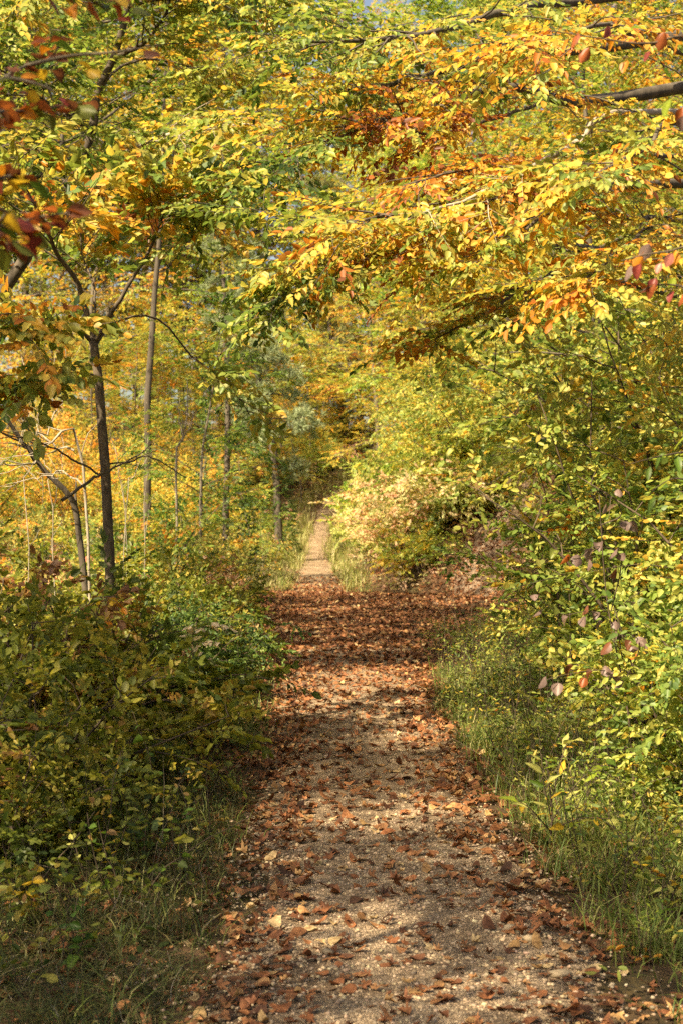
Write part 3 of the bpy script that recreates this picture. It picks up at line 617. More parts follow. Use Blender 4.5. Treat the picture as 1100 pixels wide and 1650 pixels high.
for i, (px, d) in enumerate(LOWW):
    ti, nm = [((1.5, 0.95, 0.7), 'orange'), ((1.2, 1.15, 1.0), 'yellow-green'), ((1.5, 1.15, 0.8), 'golden'), ((0.75, 0.9, 0.8), 'green'), ((1.5, 1.0, 1.3), 'pinkish')][(i * 2 + i // 5) % 5]
    if 430 < px < 630: ti, nm = (1.7, 1.3, 0.9), 'golden'
    x, y, z = at(px, d); treeL.put((x, y, z), i * 1.7, (0.5 + 0.22 * R.random()) * (1 + max(d - 80, 0) / 60), nm + (' low tree in the sunny clearing ' if d < 64 else ' low tree at the back of the clearing ') + column(x, y), 'low trees behind the clearing', ti)
# slender pale saplings where the path ends
for px, d, s, lab in [(486, 74, 0.9, 'thin pale sapling nearest the blue-green pine at the path end'), (508, 96, 1.1, 'thin sapling in the middle of the three at the path end'), (530, 98, 1.1, 'thin pale sapling beside the leaning pine')]:
    sapl.put(at(px, d), d, s, lab, 'saplings at the path end', (1.1, 1, 0.9))
for px, d, s, lab, ti in [(725, 32, 0.62, 'lime-green young tree arching over the pink slope', (1.1, 1.15, 1)), (330, 24, 0.8, 'green sapling in the undergrowth before the ivy-footed trunk', (0.8, 1, 0.9)),
                      (760, 44, 0.6, 'yellow sapling high on the slope before the side path', (1.1, 1.0, 0.9)), (1010, 24, 0.6, 'leafy young tree beside the side path', (0.85, 0.95, 0.9))]:
    sapl.put(at(px, d), d * 1.7, s, lab, None, ti)
# trees outside the frame on the sunny side: they shade the near path and the junction
treeA.put((-4.7, 1.9, H(-4.7, 1.9)), 1.0, 0.7, 'beech standing outside the picture beside the camera', 'shade trees left of the frame')
treeB.put((-5.8, 13.6, H(-5.8, 13.6)), 4.0, 0.85, 'hornbeam standing outside the picture beyond the slim beech', 'shade trees left of the frame')
treeB.put((-3.6, -3.6, H(-3.6, -3.6)), 2.0, 0.8, 'hornbeam standing outside the picture behind the camera', 'shade trees left of the frame')
treeA.put((-6.2, 4.4, H(-6.2, 4.4)), 3.0, 0.66, 'beech standing outside the picture left of the camera', 'shade trees left of the frame')
treeB.put((2.8, -5.0, H(2.8, -5.0)), 5.0, 0.9, 'hornbeam standing outside the picture behind the right verge', 'shade trees left of the frame')
treeA.put((-1.2, -7.5, H(-1.2, -7.5)), 0.3, 0.9, 'beech standing outside the picture over the path behind the camera', 'shade trees left of the frame')
treeB.put((-5.4, -0.9, H(-5.4, -0.9)), 0.7, 0.66, 'hornbeam standing outside the picture just behind the camera', 'shade trees left of the frame')
# understorey of young trees that closes the view between the trunks
R = rng(450)
US = [(95, 66), (150, 74), (215, 70), (275, 78), (320, 70), (375, 74), (420, 80), (55, 58), (-10, 50), (180, 56), (700, 60), (735, 46), (770, 38), (815, 46), (860, 42), (905, 36), (950, 32), (1000, 30), (1045, 27), (1090, 31),
      (690, 56), (750, 54), (830, 56), (900, 50), (980, 44), (1060, 40), (440, 84), (600, 92), (650, 82), (500, 104), (410, 36), (300, 26)]
for i, (px, d) in enumerate(US):
    side = 'left of the narrow path' if px < 500 else 'on the hillside' if px > 720 else 'where the path climbs'
    ti = [(1.15, 1.1, 0.9), (1.25, 0.95, 0.75), (0.95, 1.05, 0.9), (1.3, 1.15, 1.0)][i % 4]
    sapl.put(at(px, d), R.random() * 6.3, (0.7 + 0.4 * R.random()) * (1 + d / 130) * (0.55 if px < 420 and d < 40 else 1), ('yellow-green', 'orange-tinged', 'green', 'pale yellow')[i % 4] + (' young tree ' if d < 45 else ' young tree farther back ') + side + ' ' + column(at(px, d)[0], d), 'young trees of the understorey', ti)

# ------------------------------------------------------------------ shrub kinds
shR1 = make_shrub('privet_bush', '', 41, 2.5, 1.5, 16, 11, 8, 0.22, 0.046, 0.40, 0.07)
shR2 = make_shrub('dogwood_bush', '', 42, 1.9, 1.4, 16, 10, 8, 0.22, 0.052, 0.37, 0.08)
shR3 = make_shrub('hazel_bush', '', 43, 2.8, 1.6, 12, 10, 8, 0.28, 0.066, 0.42, 0.09)
shL1 = make_shrub('bramble_bush', '', 44, 1.2, 1.1, 18, 7, 7, 0.20, 0.052, 0.56, 0.15, OLIVE)
shL2 = make_shrub('honeysuckle_bush', '', 45, 1.0, 1.0, 18, 7, 7, 0.18, 0.050, 0.58, 0.14, OLIVE)
shY = make_shrub('spindle_bush', '', 46, 1.5, 1.3, 18, 8, 7, 0.24, 0.060, 0.45, 0.08)
shP = make_shrub('spindle_bush', '', 47, 1.1, 1.2, 18, 8, 7, 0.22, 0.060, 0.44, 0.18, PINK)
shD = make_shrub('holly_bush', '', 48, 1.6, 1.2, 14, 9, 7, 0.24, 0.060, 0.16, 0.06)
shT = make_shrub('maple_bush', '', 49, 3.4, 2.3, 22, 12, 8, 0.30, 0.070, 0.42, 0.07)
def put(k, x, y, rz, s, lab, g=None, ti=(1, 1, 1)): return k.put((x, y, H(x, y)), rz, s, lab, g, ti)
RIGHT = [(shR1, 2.15, 9.0, 0.3, 1.0, 'tall pale green bush filling the right edge beside the path'),
         (shR3, 3.0, 10.4, 1.3, 1.0, 'high hazel with broad yellow-green leaves at the right edge'),
         (shR2, 2.25, 11.0, 2.3, 0.9, 'rounded pale bush bulging towards the path under the boughs'),
         (shR1, 3.0, 12.8, 3.3, 0.85, 'sunlit bush standing behind the rounded pale bush'),
         (shR2, 1.95, 7.5, 4.3, 0.8, 'shaded bush low at the right edge behind the yellow young plant'),
         (shR2, 2.25, 13.4, 5.3, 0.62, 'small bright bush at the corner before the leafy junction'),
         (shR3, 3.8, 13.2, 0.9, 1.0, 'tall bush high on the right bank below the boughs'),
         (shR1, 3.6, 15.6, 1.9, 0.85, 'bush on the bank at the foot of the overhanging beech'),
         (shR2, 2.75, 16.0, 4.1, 0.55, 'low bush at the foot of the right bank'),
         (shR2, 3.7, 17.6, 2.9, 0.7, 'bush at the end of the right bank facing the junction'),
         (shR1, 4.6, 18.6, 3.9, 1.0, 'bush behind the overhanging beech trunk'),
         (shR3, 5.3, 22.5, 4.9, 1.0, 'bush hiding the bend of the side path'),
         (shR2, 4.3, 21.0, 1.1, 0.8, 'bush at the right of the leafy junction'),
         (shR1, 2.7, 7.9, 5.9, 1.0, 'tall bush half cut off by the right edge'),
         (shR3, 5.9, 27.5, 2.2, 1.0, 'bush on the outer side of the side path'),
         (shR3, 3.15, 11.6, 3.7, 1.3, 'very tall hazel rising from the bank into the boughs'), (shR1, 3.75, 14.4, 0.4, 1.45, 'tall leafy bush behind the hazel, reaching the boughs'),
         (shR3, 4.5, 16.8, 5.1, 1.5, 'tallest bush on the bank, near the overhanging trunk'), (shR1, 4.2, 19.6, 2.6, 1.35, 'tall bush seen over the junction at the right'), (shR3, 5.0, 24.6, 1.7, 1.4, 'tall hazel on the outer side of the junction'),
         (shR3, 5.6, 29.8, 3.1, 1.4, 'tall hazel above the foot of the side path'),
         (shD, 6.0, 33.0, 1.0, 1.3, 'dark evergreen thicket beside the side path'), (shD, 5.2, 39.5, 2.0, 1.5, 'dark thicket at the top of the side path'), (shD, 3.7, 36.5, 0.7, 1.2, 'dark bush on the nose between the two paths')]
for k, x, y, rz, s, lab in RIGHT: put(k, x, y, rz, s, lab, None, (1.2, 1.18, 1.2) if k is not shD else (1, 1, 1))
R = rng(500)
# the slope between the two paths: pink and yellow spindle bushes
slope = [(0.9, 32.2), (1.6, 31.4), (2.3, 31.8), (1.2, 33.6), (2.0, 33.4), (2.8, 33.6), (0.7, 35.0), (1.5, 35.6), (2.4, 35.8), (3.3, 34.2), (0.6, 37.5), (1.4, 38.2), (2.3, 38.6), (3.2, 38.0), (0.4, 41), (1.3, 41.8), (2.4, 42),
         (3.4, 42.4), (0.3, 45), (1.4, 46), (2.6, 46.5), (0.2, 50), (1.4, 51), (2.8, 51.5), (4.2, 48), (0.2, 56), (1.6, 57), (3.2, 58)]
slope += [(0.45, 33.4), (0.5, 36.4), (0.45, 39.2), (0.3, 43), (0.2, 47.5), (0.1, 53), (1.0, 43.6), (0.9, 48.6), (1.9, 44.4), (1.9, 49.4), (1.0, 54.4), (2.4, 54)]
for i, (x, y) in enumerate(slope):
    k = shP if i % 5 in (0, 1, 3, 4) else shY
    put(k, x + 0.75 + abs(R.normal(0, 0.12)), y, R.random() * 6.3, (0.85 + 0.4 * R.random()) * (1.35 if x > 0.9 else 1), ('pinkish' if k is shP else 'yellow-green') + (' bush on the lower slope ' if y < 36 else ' bush half-way along the slope ' if y < 45 else ' bush at the far end of the slope ') + ('beside the narrow path' if x < 1.2 else 'in the middle of its face' if x < 2.4 else 'near its top'), 'bushes on the slope between the paths', tuple(np.array([1.22, 1.3, 1.05]) * (0.9 + 0.2 * R.random(3))))
for x, y, s, lab in [(1.7, 30.6, 0.8, 'low yellow-green bush at the corner of the junction'), (2.9, 31.2, 0.95, 'yellow-green bush between the junction and the side path'), (2.5, 33.4, 1.25, 'tallest yellow-green bush on the slope')]:
    put(shY, x, y, x * 3, s, lab, None, (1.05, 1.1, 0.9))
for px, d, s_, lab in [(300, 27, 0.7, 'small red-leaved bush beside the bare pale sapling'), (325, 31, 0.75, 'red-tinged bush left of the ivy-footed trunk')]:
    x, y, z = at(px, d); shP.put((x, y, z), px, s_, lab, None, (1.25, 0.42, 0.4))
for x, y, s_, lab in [(3.0, 32.0, 0.95, 'large rounded yellow-green bush right of the narrow path'), (3.75, 34.6, 1.1, 'tallest yellow-green bush, beside the side path'), (3.0, 37.0, 1.05, 'yellow-green bush behind the large rounded one'), (2.9, 42.5, 1.0, 'yellow-green bush farther along the slope')]:
    put(shT, x, y, x * 2, s_, lab, None, (1.45, 1.38, 1.5))
for x, y, s_, ti, lab in [(-4.3, 31, 0.7, (1.5, 1.35, 1.3), 'pale yellow bush in front of the ivy-footed trunk'), (-6.3, 33, 0.8, (1.7, 1.1, 0.9), 'orange-tinged bush behind the slim beech'), (-5.2, 37.5, 0.85, (1.5, 1.4, 1.2), 'tall pale bush between the trunks'), (-8.0, 39, 0.95, (1.7, 1.0, 1.2), 'pinkish tall bush at the left edge of the clearing'),
                          (-8.2, 31, 0.8, (1.4, 1.35, 1.1), 'pale bush behind the bleached branches'), (-4.6, 43, 0.8, (1.8, 1.2, 1.0), 'golden bush beyond the ivy-footed trunk'), (-7.0, 46, 1.0, (1.5, 1.3, 1.2), 'tall pale bush at the back of the clearing'), (-10, 46, 1.1, (1.8, 1.2, 0.9), 'tall golden bush at the left back of the clearing'), (-5.6, 53, 1.0, (1.7, 1.1, 1.2), 'pinkish bush at the far side of the clearing')]:
    put(shT, x, y, x * 2, s_, lab, None, ti)
# left: near undergrowth
LEFT = [(shL1, -1.8, 7.6, 0.2, 1.0, 'dull green bramble nearest the camera at the left edge'), (shL2, -1.75, 8.9, 1.2, 1.05, 'olive bush with yellowing leaves left of the grass verge'),
        (shL2, -1.95, 9.5, 0.6, 1.25, 'tall olive bush hiding the foot of the slim beech'), (shL1, -2.25, 9.2, 2.2, 1.25, 'bramble thicket at the left edge before the slim beech'), (shD, -1.45, 11.2, 3.2, 0.62, 'dark green bush in front of the beech trunk'),
        (shL2, -2.5, 11.0, 4.2, 1.1, 'olive bush left of the beech trunk'), (shD, -1.25, 12.6, 5.2, 0.55, 'dark green bush right of the beech trunk'),
        (shL1, -1.6, 13.6, 0.5, 0.85, 'shaded bramble by the leaf-covered bend'), (shL1, -2.0, 12.9, 1.5, 1.0, 'bramble behind the beech trunk'),
        (shL2, -1.75, 15.2, 2.5, 1.0, 'olive bush at the left of the leaf-covered stretch'), (shL2, -1.2, 10.3, 3.5, 0.6, 'low olive plant beside the grass verge'),
        (shL1, -2.9, 13.6, 4.5, 1.0, 'bramble thicket under the dark leaning tree'), (shL2, -1.6, 6.6, 5.5, 0.7, 'low shaded bush in the bottom corner'),
        (shL1, -1.8, 17.0, 0.8, 0.9, 'bramble leaning towards the leaf-covered stretch'), (shL2, -2.0, 19.0, 1.8, 1.0, 'olive bush where the sun returns on the left')]
for k, x, y, rz, s, lab in LEFT: put(k, x, y, rz, s, lab, None, (1.15, 1.12, 1.0) if k is not shD else (1, 1, 1))
mid = [(-2.6, 16), (-3.4, 17.5), (-2.4, 18.2), (-4.2, 19.5), (-3.0, 20), (-1.95, 21.2), (-2.6, 22.4), (-4.6, 22.5), (-3.6, 23.8), (-2.0, 24.2), (-2.8, 25.8), (-5.2, 26), (-4.0, 27.2), (-1.9, 27), (-2.3, 29), (-3.2, 30.2), (-5.4, 30),
       (-1.9, 31.5), (-2.7, 33.4), (-4.2, 33), (-6.4, 34), (-2.0, 35.5), (-3.2, 37), (-5.0, 37.5), (-2.1, 39.5), (-3.6, 41), (-6.4, 41), (-2.2, 44), (-4.0, 45.5), (-2.4, 49), (-4.6, 50), (-6.8, 48), (-2.6, 54), (-4.4, 56), (-2.6, 59), (-4.2, 62), (-2.4, 65), (-3.6, 69)]
for i, (x, y) in enumerate(mid):
    k = (shY, shP, shY, shL2, shY, shP, shL1)[i % 7]; c = {id(shY): 'yellow-green', id(shP): 'pinkish tan', id(shL2): 'olive', id(shL1): 'dull green'}[id(k)]
    put(k, x - 0.5 * (y > 20) - abs(R.normal(0, 0.15)), y, R.random() * 6.3, 0.8 + 0.35 * R.random(), c + (' near' if y < 22 else ' mid-distance' if y < 36 else ' far') + ' bush in the sunny undergrowth ' + ('beside the narrow path' if x > -2.9 else 'a step off the path' if x > -3.9 else column(x, y)), 'bushes in the sunny undergrowth', tuple(1.05 + 0.3 * R.random(3)))
farb = [(-0.2, 84), (1.2, 80), (2.2, 74), (0.9, 70), (0.6, 66), (1.6, 63), (3, 67), (-1.6, 80), (-2.4, 76), (-3.6, 82), (4.5, 76), (-5.5, 74), (-2, 97), (0.5, 99), (3.2, 97), (5.5, 100), (-4.5, 100), (1.6, 105), (-1, 107), (-1.2, 83), (-0.8, 88), (-2.6, 87), (3.6, 86), (4.8, 91), (-1.2, 95.5), (1.2, 95.5), (-3.4, 71), (-4.2, 79), (-5, 86), (2.4, 70), (2.4, 80), (3.4, 72), (-7, 98), (-1.0, 90), (1, 90), (3.2, 88), (-3.5, 92), (-6.5, 88), (6, 86), (-8, 66), (-8, 56), (-9, 78), (5, 60), (6, 68)]
for i, (x, y) in enumerate(farb):
    o_ = x - float(pathx(y)); x = float(pathx(y)) + (o_ if abs(o_) > 3.0 else math.copysign(3.0 + 0.3 * (i % 3), o_)) if y < 95 else x
    k = (shY, shP, shL2)[i % 3]; c = ('yellow-green', 'pinkish tan', 'olive')[i % 3]
    put(k, x, y, R.random() * 6.3, (1.1 + 0.4 * R.random()) * (1.6 if y > 95 else 1), c + (' bush beside the climbing path ' if y < 82 else ' bush beyond the path end ') + column(x, y), 'bushes round the path end', tuple(0.9 + 0.3 * R.random(3)))

# ------------------------------------------------------------------ single leaves near the camera, each a part of its twig
def leaf_mesh(name, shape, bend, cup, tone):
    """blade along +x, unit length, with midrib and two rows of side points"""
    xs = np.array([0, 0.12, 0.3, 0.5, 0.7, 0.87, 1.0])
    hw = {'oval': [0, .16, .29, .33, .27, .14, 0], 'round': [0, .26, .40, .42, .34, .18, 0], 'lance': [0, .09, .17, .19, .14, .07, 0], 'drop': [0, .10, .22, .31, .33, .21, 0]}[shape]
    mz = -bend * xs ** 2; V = []; Cc = []
    for k, (x, w) in enumerate(zip(xs, hw)):
        wob = 0.02 * math.sin(k * 2.3)
        for s in (-1, -0.5, 0, 0.5, 1):
            V.append((x, s * w, mz[k] + cup * (s * w) ** 2 * 3 + wob * s)); e = 1.35 if s == 0 else (0.94 if abs(s) == 1 else (1.0 if k % 2 else 1.08))
            Cc.append((e, e, e))
    q = [[i * 5 + j, (i + 1) * 5 + j, (i + 1) * 5 + j + 1, i * 5 + j + 1] for i in range(6) for j in range(4)]
    n0 = len(V); V += [(-0.22, -0.012, 0.01), (-0.22, 0.012, 0.01), (0.02, 0.012, 0), (0.02, -0.012, 0)]; Cc += [(0.6, 0.5, 0.4)] * 4; q.append([n0, n0 + 1, n0 + 2, n0 + 3])
    return mesh_np(name, np.array(V), [np.array(q)], np.array(Cc), True)
LEAVES = {s: [leaf_mesh(s + '_leaf', s, b, c, 1) for b, c in ((0.10, 0.3), (0.25, -0.4), (0.38, 0.7))] for s in ('oval', 'round', 'lance', 'drop')}
for v in LEAVES.values():
    for me in v: me.materials.append(M_NEARLEAF)
def leaf_part(R, parent, p, x, size, col, shape='oval', nrm=None, name='leaf'):
    x = Vector(unit(x)); n = Vector(unit(np.array([0, 0, 1.0]) + R.normal(0, 0.45, 3) if nrm is None else nrm)); y = n.cross(x)
    if y.length < 1e-3: y = Vector((0, 1, 0)).cross(x)
    y.normalize(); z = x.cross(y)
    from mathutils import Matrix
    o = bpy.data.objects.new(name, LEAVES[shape][int(R.integers(0, 3))]); C.objects.link(o); o.parent = parent
    m = Matrix((x, y, z)).transposed(); o.rotation_euler = m.to_euler(); o.location = tuple(p); o.scale = (size, size, size)
    k = 0.8 + 0.4 * R.random(); o.color = (col[0] * k, col[1] * k, col[2] * k, 1); return o
_RL = rng(59)
for t_, p_, x_, s_, c_ in LEAF_JOBS: leaf_part(_RL, t_, p_, x_, s_, c_, 'oval')
COLS = dict(rust=(0.33, 0.095, 0.03), brown=(0.17, 0.065, 0.035), orange=(0.60, 0.24, 0.03), gold=(0.62, 0.42, 0.05), lime=(0.26, 0.34, 0.04), green=(0.11, 0.20, 0.03), deep=(0.05, 0.11, 0.02),
            olive=(0.15, 0.18, 0.035), cream=(0.72, 0.62, 0.44), tan=(0.50, 0.36, 0.22), mauve=(0.20, 0.14, 0.125), pink=(0.52, 0.19, 0.15), wine=(0.27, 0.06, 0.05), pale=(0.46, 0.47, 0.14))
def sprig(name, label, cat, seed, stem, r, twigs, ll, cols, shape='oval', hang=0.2, bark=M_TWIG, group=None, every=0.06, ground=True, spread=0.9):
    """stem: control points from the ground up; twigs: control-point lists that bear the leaves"""
    R = rng(seed); base = np.array(stem[0], float)
    if ground: base[2] = H(base[0], base[1])
    t = empty(name, label, cat, tuple(base), 0, group); W = Wood(); st = curve(stem, 16) - base; st[0, 2] -= 0.05
    W.tube(st, np.linspace(r, r * 0.35, 16), 6); obj('stem', W.mesh(name + '_stem'), bark, t)
    for tw in twigs:
        p = curve(tw, 14) - base; W = Wood(); W.tube(p, np.linspace(min(r * 0.6, 0.006), 0.0015, 14), 5); tw_o = obj('twig', W.mesh(name + '_twig'), bark, t)
        Lt = np.linalg.norm(np.diff(p, axis=0), axis=1).sum(); n = max(int(Lt / every), 3)
        for i in range(n):
            s = 0.15 + 0.85 * (i + 0.5 * R.random()) / n; kx = min(s, 1) * 13; k = min(int(kx), 12); q = p[k] * (1 - kx + k) + p[k + 1] * (kx - k); td = unit(p[k + 1] - p[k])
            sd = unit(np.cross([0, 0, 1], td)) * (1 if i % 2 else -1)
            d = td * 0.7 + sd * spread * (0.5 + 0.6 * R.random()) + np.array([0, 0, -hang]) + R.normal(0, 0.15, 3)
            leaf_part(R, tw_o, q + R.normal(0, 0.25 * every, 3), d, ll * (0.7 + 0.5 * R.random()), COLS[cols[int(R.integers(0, len(cols)))]], shape, unit(np.array([0, -0.35, 1.0]) + R.normal(0, 0.4, 3)))
    return t
# boughs of a beech just outside the left edge, close to the camera
sprig('beech_tree', 'near beech twigs with rust, gold and green leaves hanging in the top corner', 'tree', 61,
      [(-2.3, 2.9, 0)] + [np.array((-2.25, 2.95, 1.5)), np.array((-2.2, 3.0, 3.0)), np.array((-2.15, 3.0, 4.6))], 0.07,
      [[(-2.2, 3.0, 2.3)] + PL((-120, 190, 3.3), (0, 128, 3.5), (45, 104, 3.6), (82, 92, 3.65), (104, 58, 3.7)), [P(40, 106, 3.6)] + PL((110, 90, 3.6), (180, 84, 3.6), (262, 72, 3.6)),
       [(-2.2, 3.0, 2.2)] + PL((-100, 200, 3.2), (0, 181, 3.4), (60, 176, 3.5), (132, 164, 3.55)), [(-2.2, 3.0, 2.0)] + PL((-100, 340, 2.9), (0, 366, 3.0), (60, 350, 3.05), (118, 342, 3.1)),
       [(-2.2, 3.0, 1.95)] + PL((-100, 380, 3.0), (-10, 395, 3.1), (40, 388, 3.1)), [(-2.18, 3.0, 3.3)] + PL((-60, -60, 3.2), (60, -25, 3.3), (140, -5, 3.3), (215, 8, 3.3)), [P(10, 125, 3.5)] + PL((40, 130, 3.5), (75, 140, 3.5), (90, 150, 3.5)),
       [(-2.2, 3.0, 2.1)] + PL((-80, 300, 3.2), (0, 290, 3.3), (50, 300, 3.3))],
      0.055, ['rust', 'brown', 'brown', 'rust', 'green', 'gold', 'rust', 'olive', 'orange', 'wine'], 'oval', 0.25, M_BARK, every=0.062)
sprig('cherry_sapling', 'near sapling with pink and rust leaves reaching in from the right edge', 'tree', 62,
      [(1.75, 4.9, 0), (1.72, 4.85, 1.2), (1.66, 4.8, 2.4), (1.55, 4.7, 3.5)], 0.022,
      [[(1.68, 4.8, 2.3)] + PL((1180, 380, 4.7), (1090, 402, 4.6), (1040, 410, 4.6), (1000, 420, 4.6)), [(1.7, 4.8, 2.0)] + PL((1190, 470, 4.6), (1110, 462, 4.6), (1060, 458, 4.6), (1030, 470, 4.6)),
       [(1.6, 4.75, 3.0)] + PL((1150, 60, 4.6), (1040, 70, 4.6), (960, 60, 4.6), (880, 48, 4.6)), [(1.62, 4.75, 2.8)] + PL((1170, 170, 4.6), (1110, 178, 4.6), (1080, 185, 4.6))],
      0.055, ['pink', 'wine', 'rust', 'mauve', 'pink', 'orange', 'lime'], 'oval', 1.3, M_TWIG, every=0.085, spread=0.5)
sprig('whitebeam_sapling', 'sapling with dull mauve leaves in the shade at the right verge', 'shrub', 63,
      [(1.55, 7.5, 0), (1.50, 7.45, 0.6), (1.38, 7.4, 1.2), (1.32, 7.3, 1.75)], 0.006,
      [[(1.46, 7.4, 0.9)] + PL((990, 1010, 7.3), (950, 985, 7.2), (905, 990, 7.1), (860, 960, 7.0)), [(1.5, 7.4, 0.7)] + PL((1000, 1090, 7.3), (970, 1080, 7.2), (920, 1085, 7.1), (880, 1095, 7.0)),
       [(1.4, 7.4, 1.15)] + PL((1000, 900, 7.3), (960, 880, 7.2), (930, 900, 7.1), (890, 890, 7.1)), [(1.34, 7.35, 1.6)] + PL((1000, 830, 7.3), (985, 800, 7.2), (980, 835, 7.1)), [(1.48, 7.4, 0.8)] + PL((1030, 1040, 7.2), (1010, 1020, 7.1), (985, 1030, 7.0))],
      0.068, ['mauve', 'mauve', 'mauve', 'brown', 'mauve', 'rust', 'olive'], 'round', 1.0, M_TWIG, every=0.075)
sprig('young_ash', 'upright young plant with long yellow leaves on the right verge', 'plant', 64,
      [(1.02, 7.0, 0), (1.03, 6.98, 0.2), (1.0, 6.96, 0.45)], 0.006,
      [[(1.02, 7.0, 0.12), (1.1, 6.9, 0.3), (1.2, 6.85, 0.42), (1.28, 6.8, 0.46)], [(1.03, 7.0, 0.15), (0.98, 6.9, 0.35), (0.96, 6.85, 0.5)], [(1.02, 7.0, 0.10), (0.92, 6.9, 0.22), (0.84, 6.85, 0.28)],
       [(1.02, 7.0, 0.2), (1.08, 7.0, 0.45), (1.12, 7.0, 0.56)], [(1.02, 7.0, 0.1), (1.14, 6.8, 0.2), (1.26, 6.7, 0.22)]], 0.085, ['gold', 'pale', 'lime', 'pale', 'green'], 'lance', 0.1, every=0.05)
sprig('pale_sprig', 'little plant with cream-white leaves beside the left verge', 'plant', 65,
      [(-0.93, 9.2, 0), (-0.92, 9.15, 0.4), (-0.90, 9.1, 0.72)], 0.005,
      [[(-0.92, 9.1, 0.6)] + PL((310, 1030, 9.05), (325, 1012, 9), (345, 1008, 9), (372, 1020, 8.9)), [(-0.92, 9.1, 0.55)] + PL((312, 1045, 9.05), (335, 1035, 9), (366, 1040, 8.9)), [(-0.92, 9.1, 0.6)] + PL((305, 1030, 9.05), (300, 1015, 9))],
      0.06, ['cream', 'cream', 'tan', 'cream'], 'oval', 0.2, every=0.05)
sprig('hazel_sprig', 'drooping twig of pale tan leaves before the side path', 'plant', 66,
      [(1.75, 11.3, 0), (1.7, 11.2, 1.0), (1.6, 11.1, 1.75), (1.5, 11.05, 2.05)], 0.008,
      [[(1.5, 11.05, 2.05)] + PL((850, 752, 11), (830, 762, 11), (808, 775, 11)), [(1.5, 11.05, 2.0)] + PL((862, 760, 11), (850, 772, 11), (838, 785, 11)), [(1.5, 11.05, 2.05)] + PL((870, 655, 11), (850, 652, 11), (832, 656, 11))],
      0.085, ['tan', 'tan', 'cream', 'gold'], 'oval', 0.7, every=0.07)
sprig('maple_sprig', 'glowing orange and yellow sprig low in the pale bush', 'plant', 67,
      [(1.62, 10.0, 0), (1.6, 9.98, 0.9), (1.58, 9.95, 1.45)], 0.007,
      [[(1.6, 9.95, 1.4)] + PL((920, 836, 9.9), (895, 832, 9.85), (862, 836, 9.8)), [(1.6, 9.95, 1.35)] + PL((925, 848, 9.9), (905, 850, 9.85), (880, 852, 9.8)), [(1.6, 9.95, 1.45)] + PL((930, 820, 9.9), (915, 822, 9.85))],
      0.055, ['orange', 'gold', 'gold', 'orange'], 'oval', 0.3, every=0.035)
sprig('spindle_sprig', 'bright yellow sprig in the dull undergrowth at the left', 'plant', 68,
      [(-1.5, 8.6, 0), (-1.48, 8.55, 0.6), (-1.46, 8.5, 1.1)], 0.006,
      [[(-1.46, 8.5, 1.0)] + PL((150, 985, 8.45), (125, 975, 8.4), (105, 985, 8.4)), [(-1.46, 8.5, 1.05)] + PL((165, 970, 8.45), (185, 968, 8.4), (200, 985, 8.4)), [(-1.46, 8.5, 0.95)] + PL((150, 1000, 8.4), (165, 1005, 8.35), (180, 998, 8.3))],
      0.055, ['gold', 'pale', 'gold', 'orange'], 'oval', 0.1, every=0.035)
sprig('willow_sprig', 'sprig of long green leaves at the right edge', 'plant', 69,
      [(1.5, 5.6, 0), (1.46, 5.55, 0.9), (1.42, 5.5, 1.6), (1.36, 5.4, 1.95)], 0.008,
      [[(1.36, 5.4, 1.9)] + PL((1090, 730, 5.3), (1050, 738, 5.2), (1012, 748, 5.2)), [(1.38, 5.4, 1.85)] + PL((1110, 770, 5.3), (1080, 772, 5.2), (1050, 790, 5.2)), [(1.36, 5.4, 1.95)] + PL((1120, 700, 5.3), (1100, 690, 5.2))],
      0.07, ['green', 'green', 'lime'], 'lance', 0.9, every=0.075, spread=0.6)

# low leafy plants of the left foreground, leaf by leaf
def herb(seed, x, y, Ht, ll, cols, label, shape='oval', nst=3, group='leafy plants of the dim left foreground'):
    R = rng(seed); t = empty('leafy_plant', label, 'plant', (x, y, H(x, y)), 0, group)
    for i in range(nst):
        az = R.random() * 6.3; W = Wood(); st = wander(R, (0.03 * math.cos(az), 0.03 * math.sin(az), -0.03), (0.35 * math.cos(az), 0.35 * math.sin(az), 1), Ht * (0.7 + 0.5 * R.random()), 8, -0.03, 0.10)
        W.tube(st, np.linspace(0.004, 0.0015, 9), 4); st_o = obj('stem', W.mesh('plant_stem'), M_TWIG, t); n = int(4 + 4 * R.random())
        for j in range(n):
            s = 0.3 + 0.7 * (j + 0.3) / n; k = min(int(s * 8), 7); a = j * 1.6 + R.normal(0, 0.3)
            for h in (0, math.pi) if j < n - 1 else (0,):
                d = np.array([math.cos(a + h), math.sin(a + h), 0.15 + 0.2 * R.normal()]); leaf_part(R, st_o, st[k], d, ll * (0.6 + 0.5 * R.random()) * (1.15 - 0.3 * s), COLS[cols[int(R.integers(0, len(cols)))]], shape)
    return t
R = rng(700)
HERB = [(-1.02, 5.2), (-1.18, 5.7), (-0.88, 5.9), (-1.35, 6.0), (-1.08, 6.3), (-1.5, 6.5), (-0.95, 6.8), (-1.25, 6.9), (-1.62, 7.1), (-1.05, 7.4), (-1.42, 7.6), (-0.9, 8.0), (-1.2, 8.2), (-1.75, 8.3), (-1.0, 8.8), (-1.15, 9.6), (-0.85, 9.9), (-0.9, 11.3),
        (1.15, 5.4), (1.3, 5.9), (1.2, 6.2), (1.42, 6.6), (1.18, 7.4), (1.35, 7.9), (1.12, 8.4), (1.3, 9.0), (1.08, 9.4), (1.25, 10.0), (1.0, 10.8), (1.15, 11.6)]
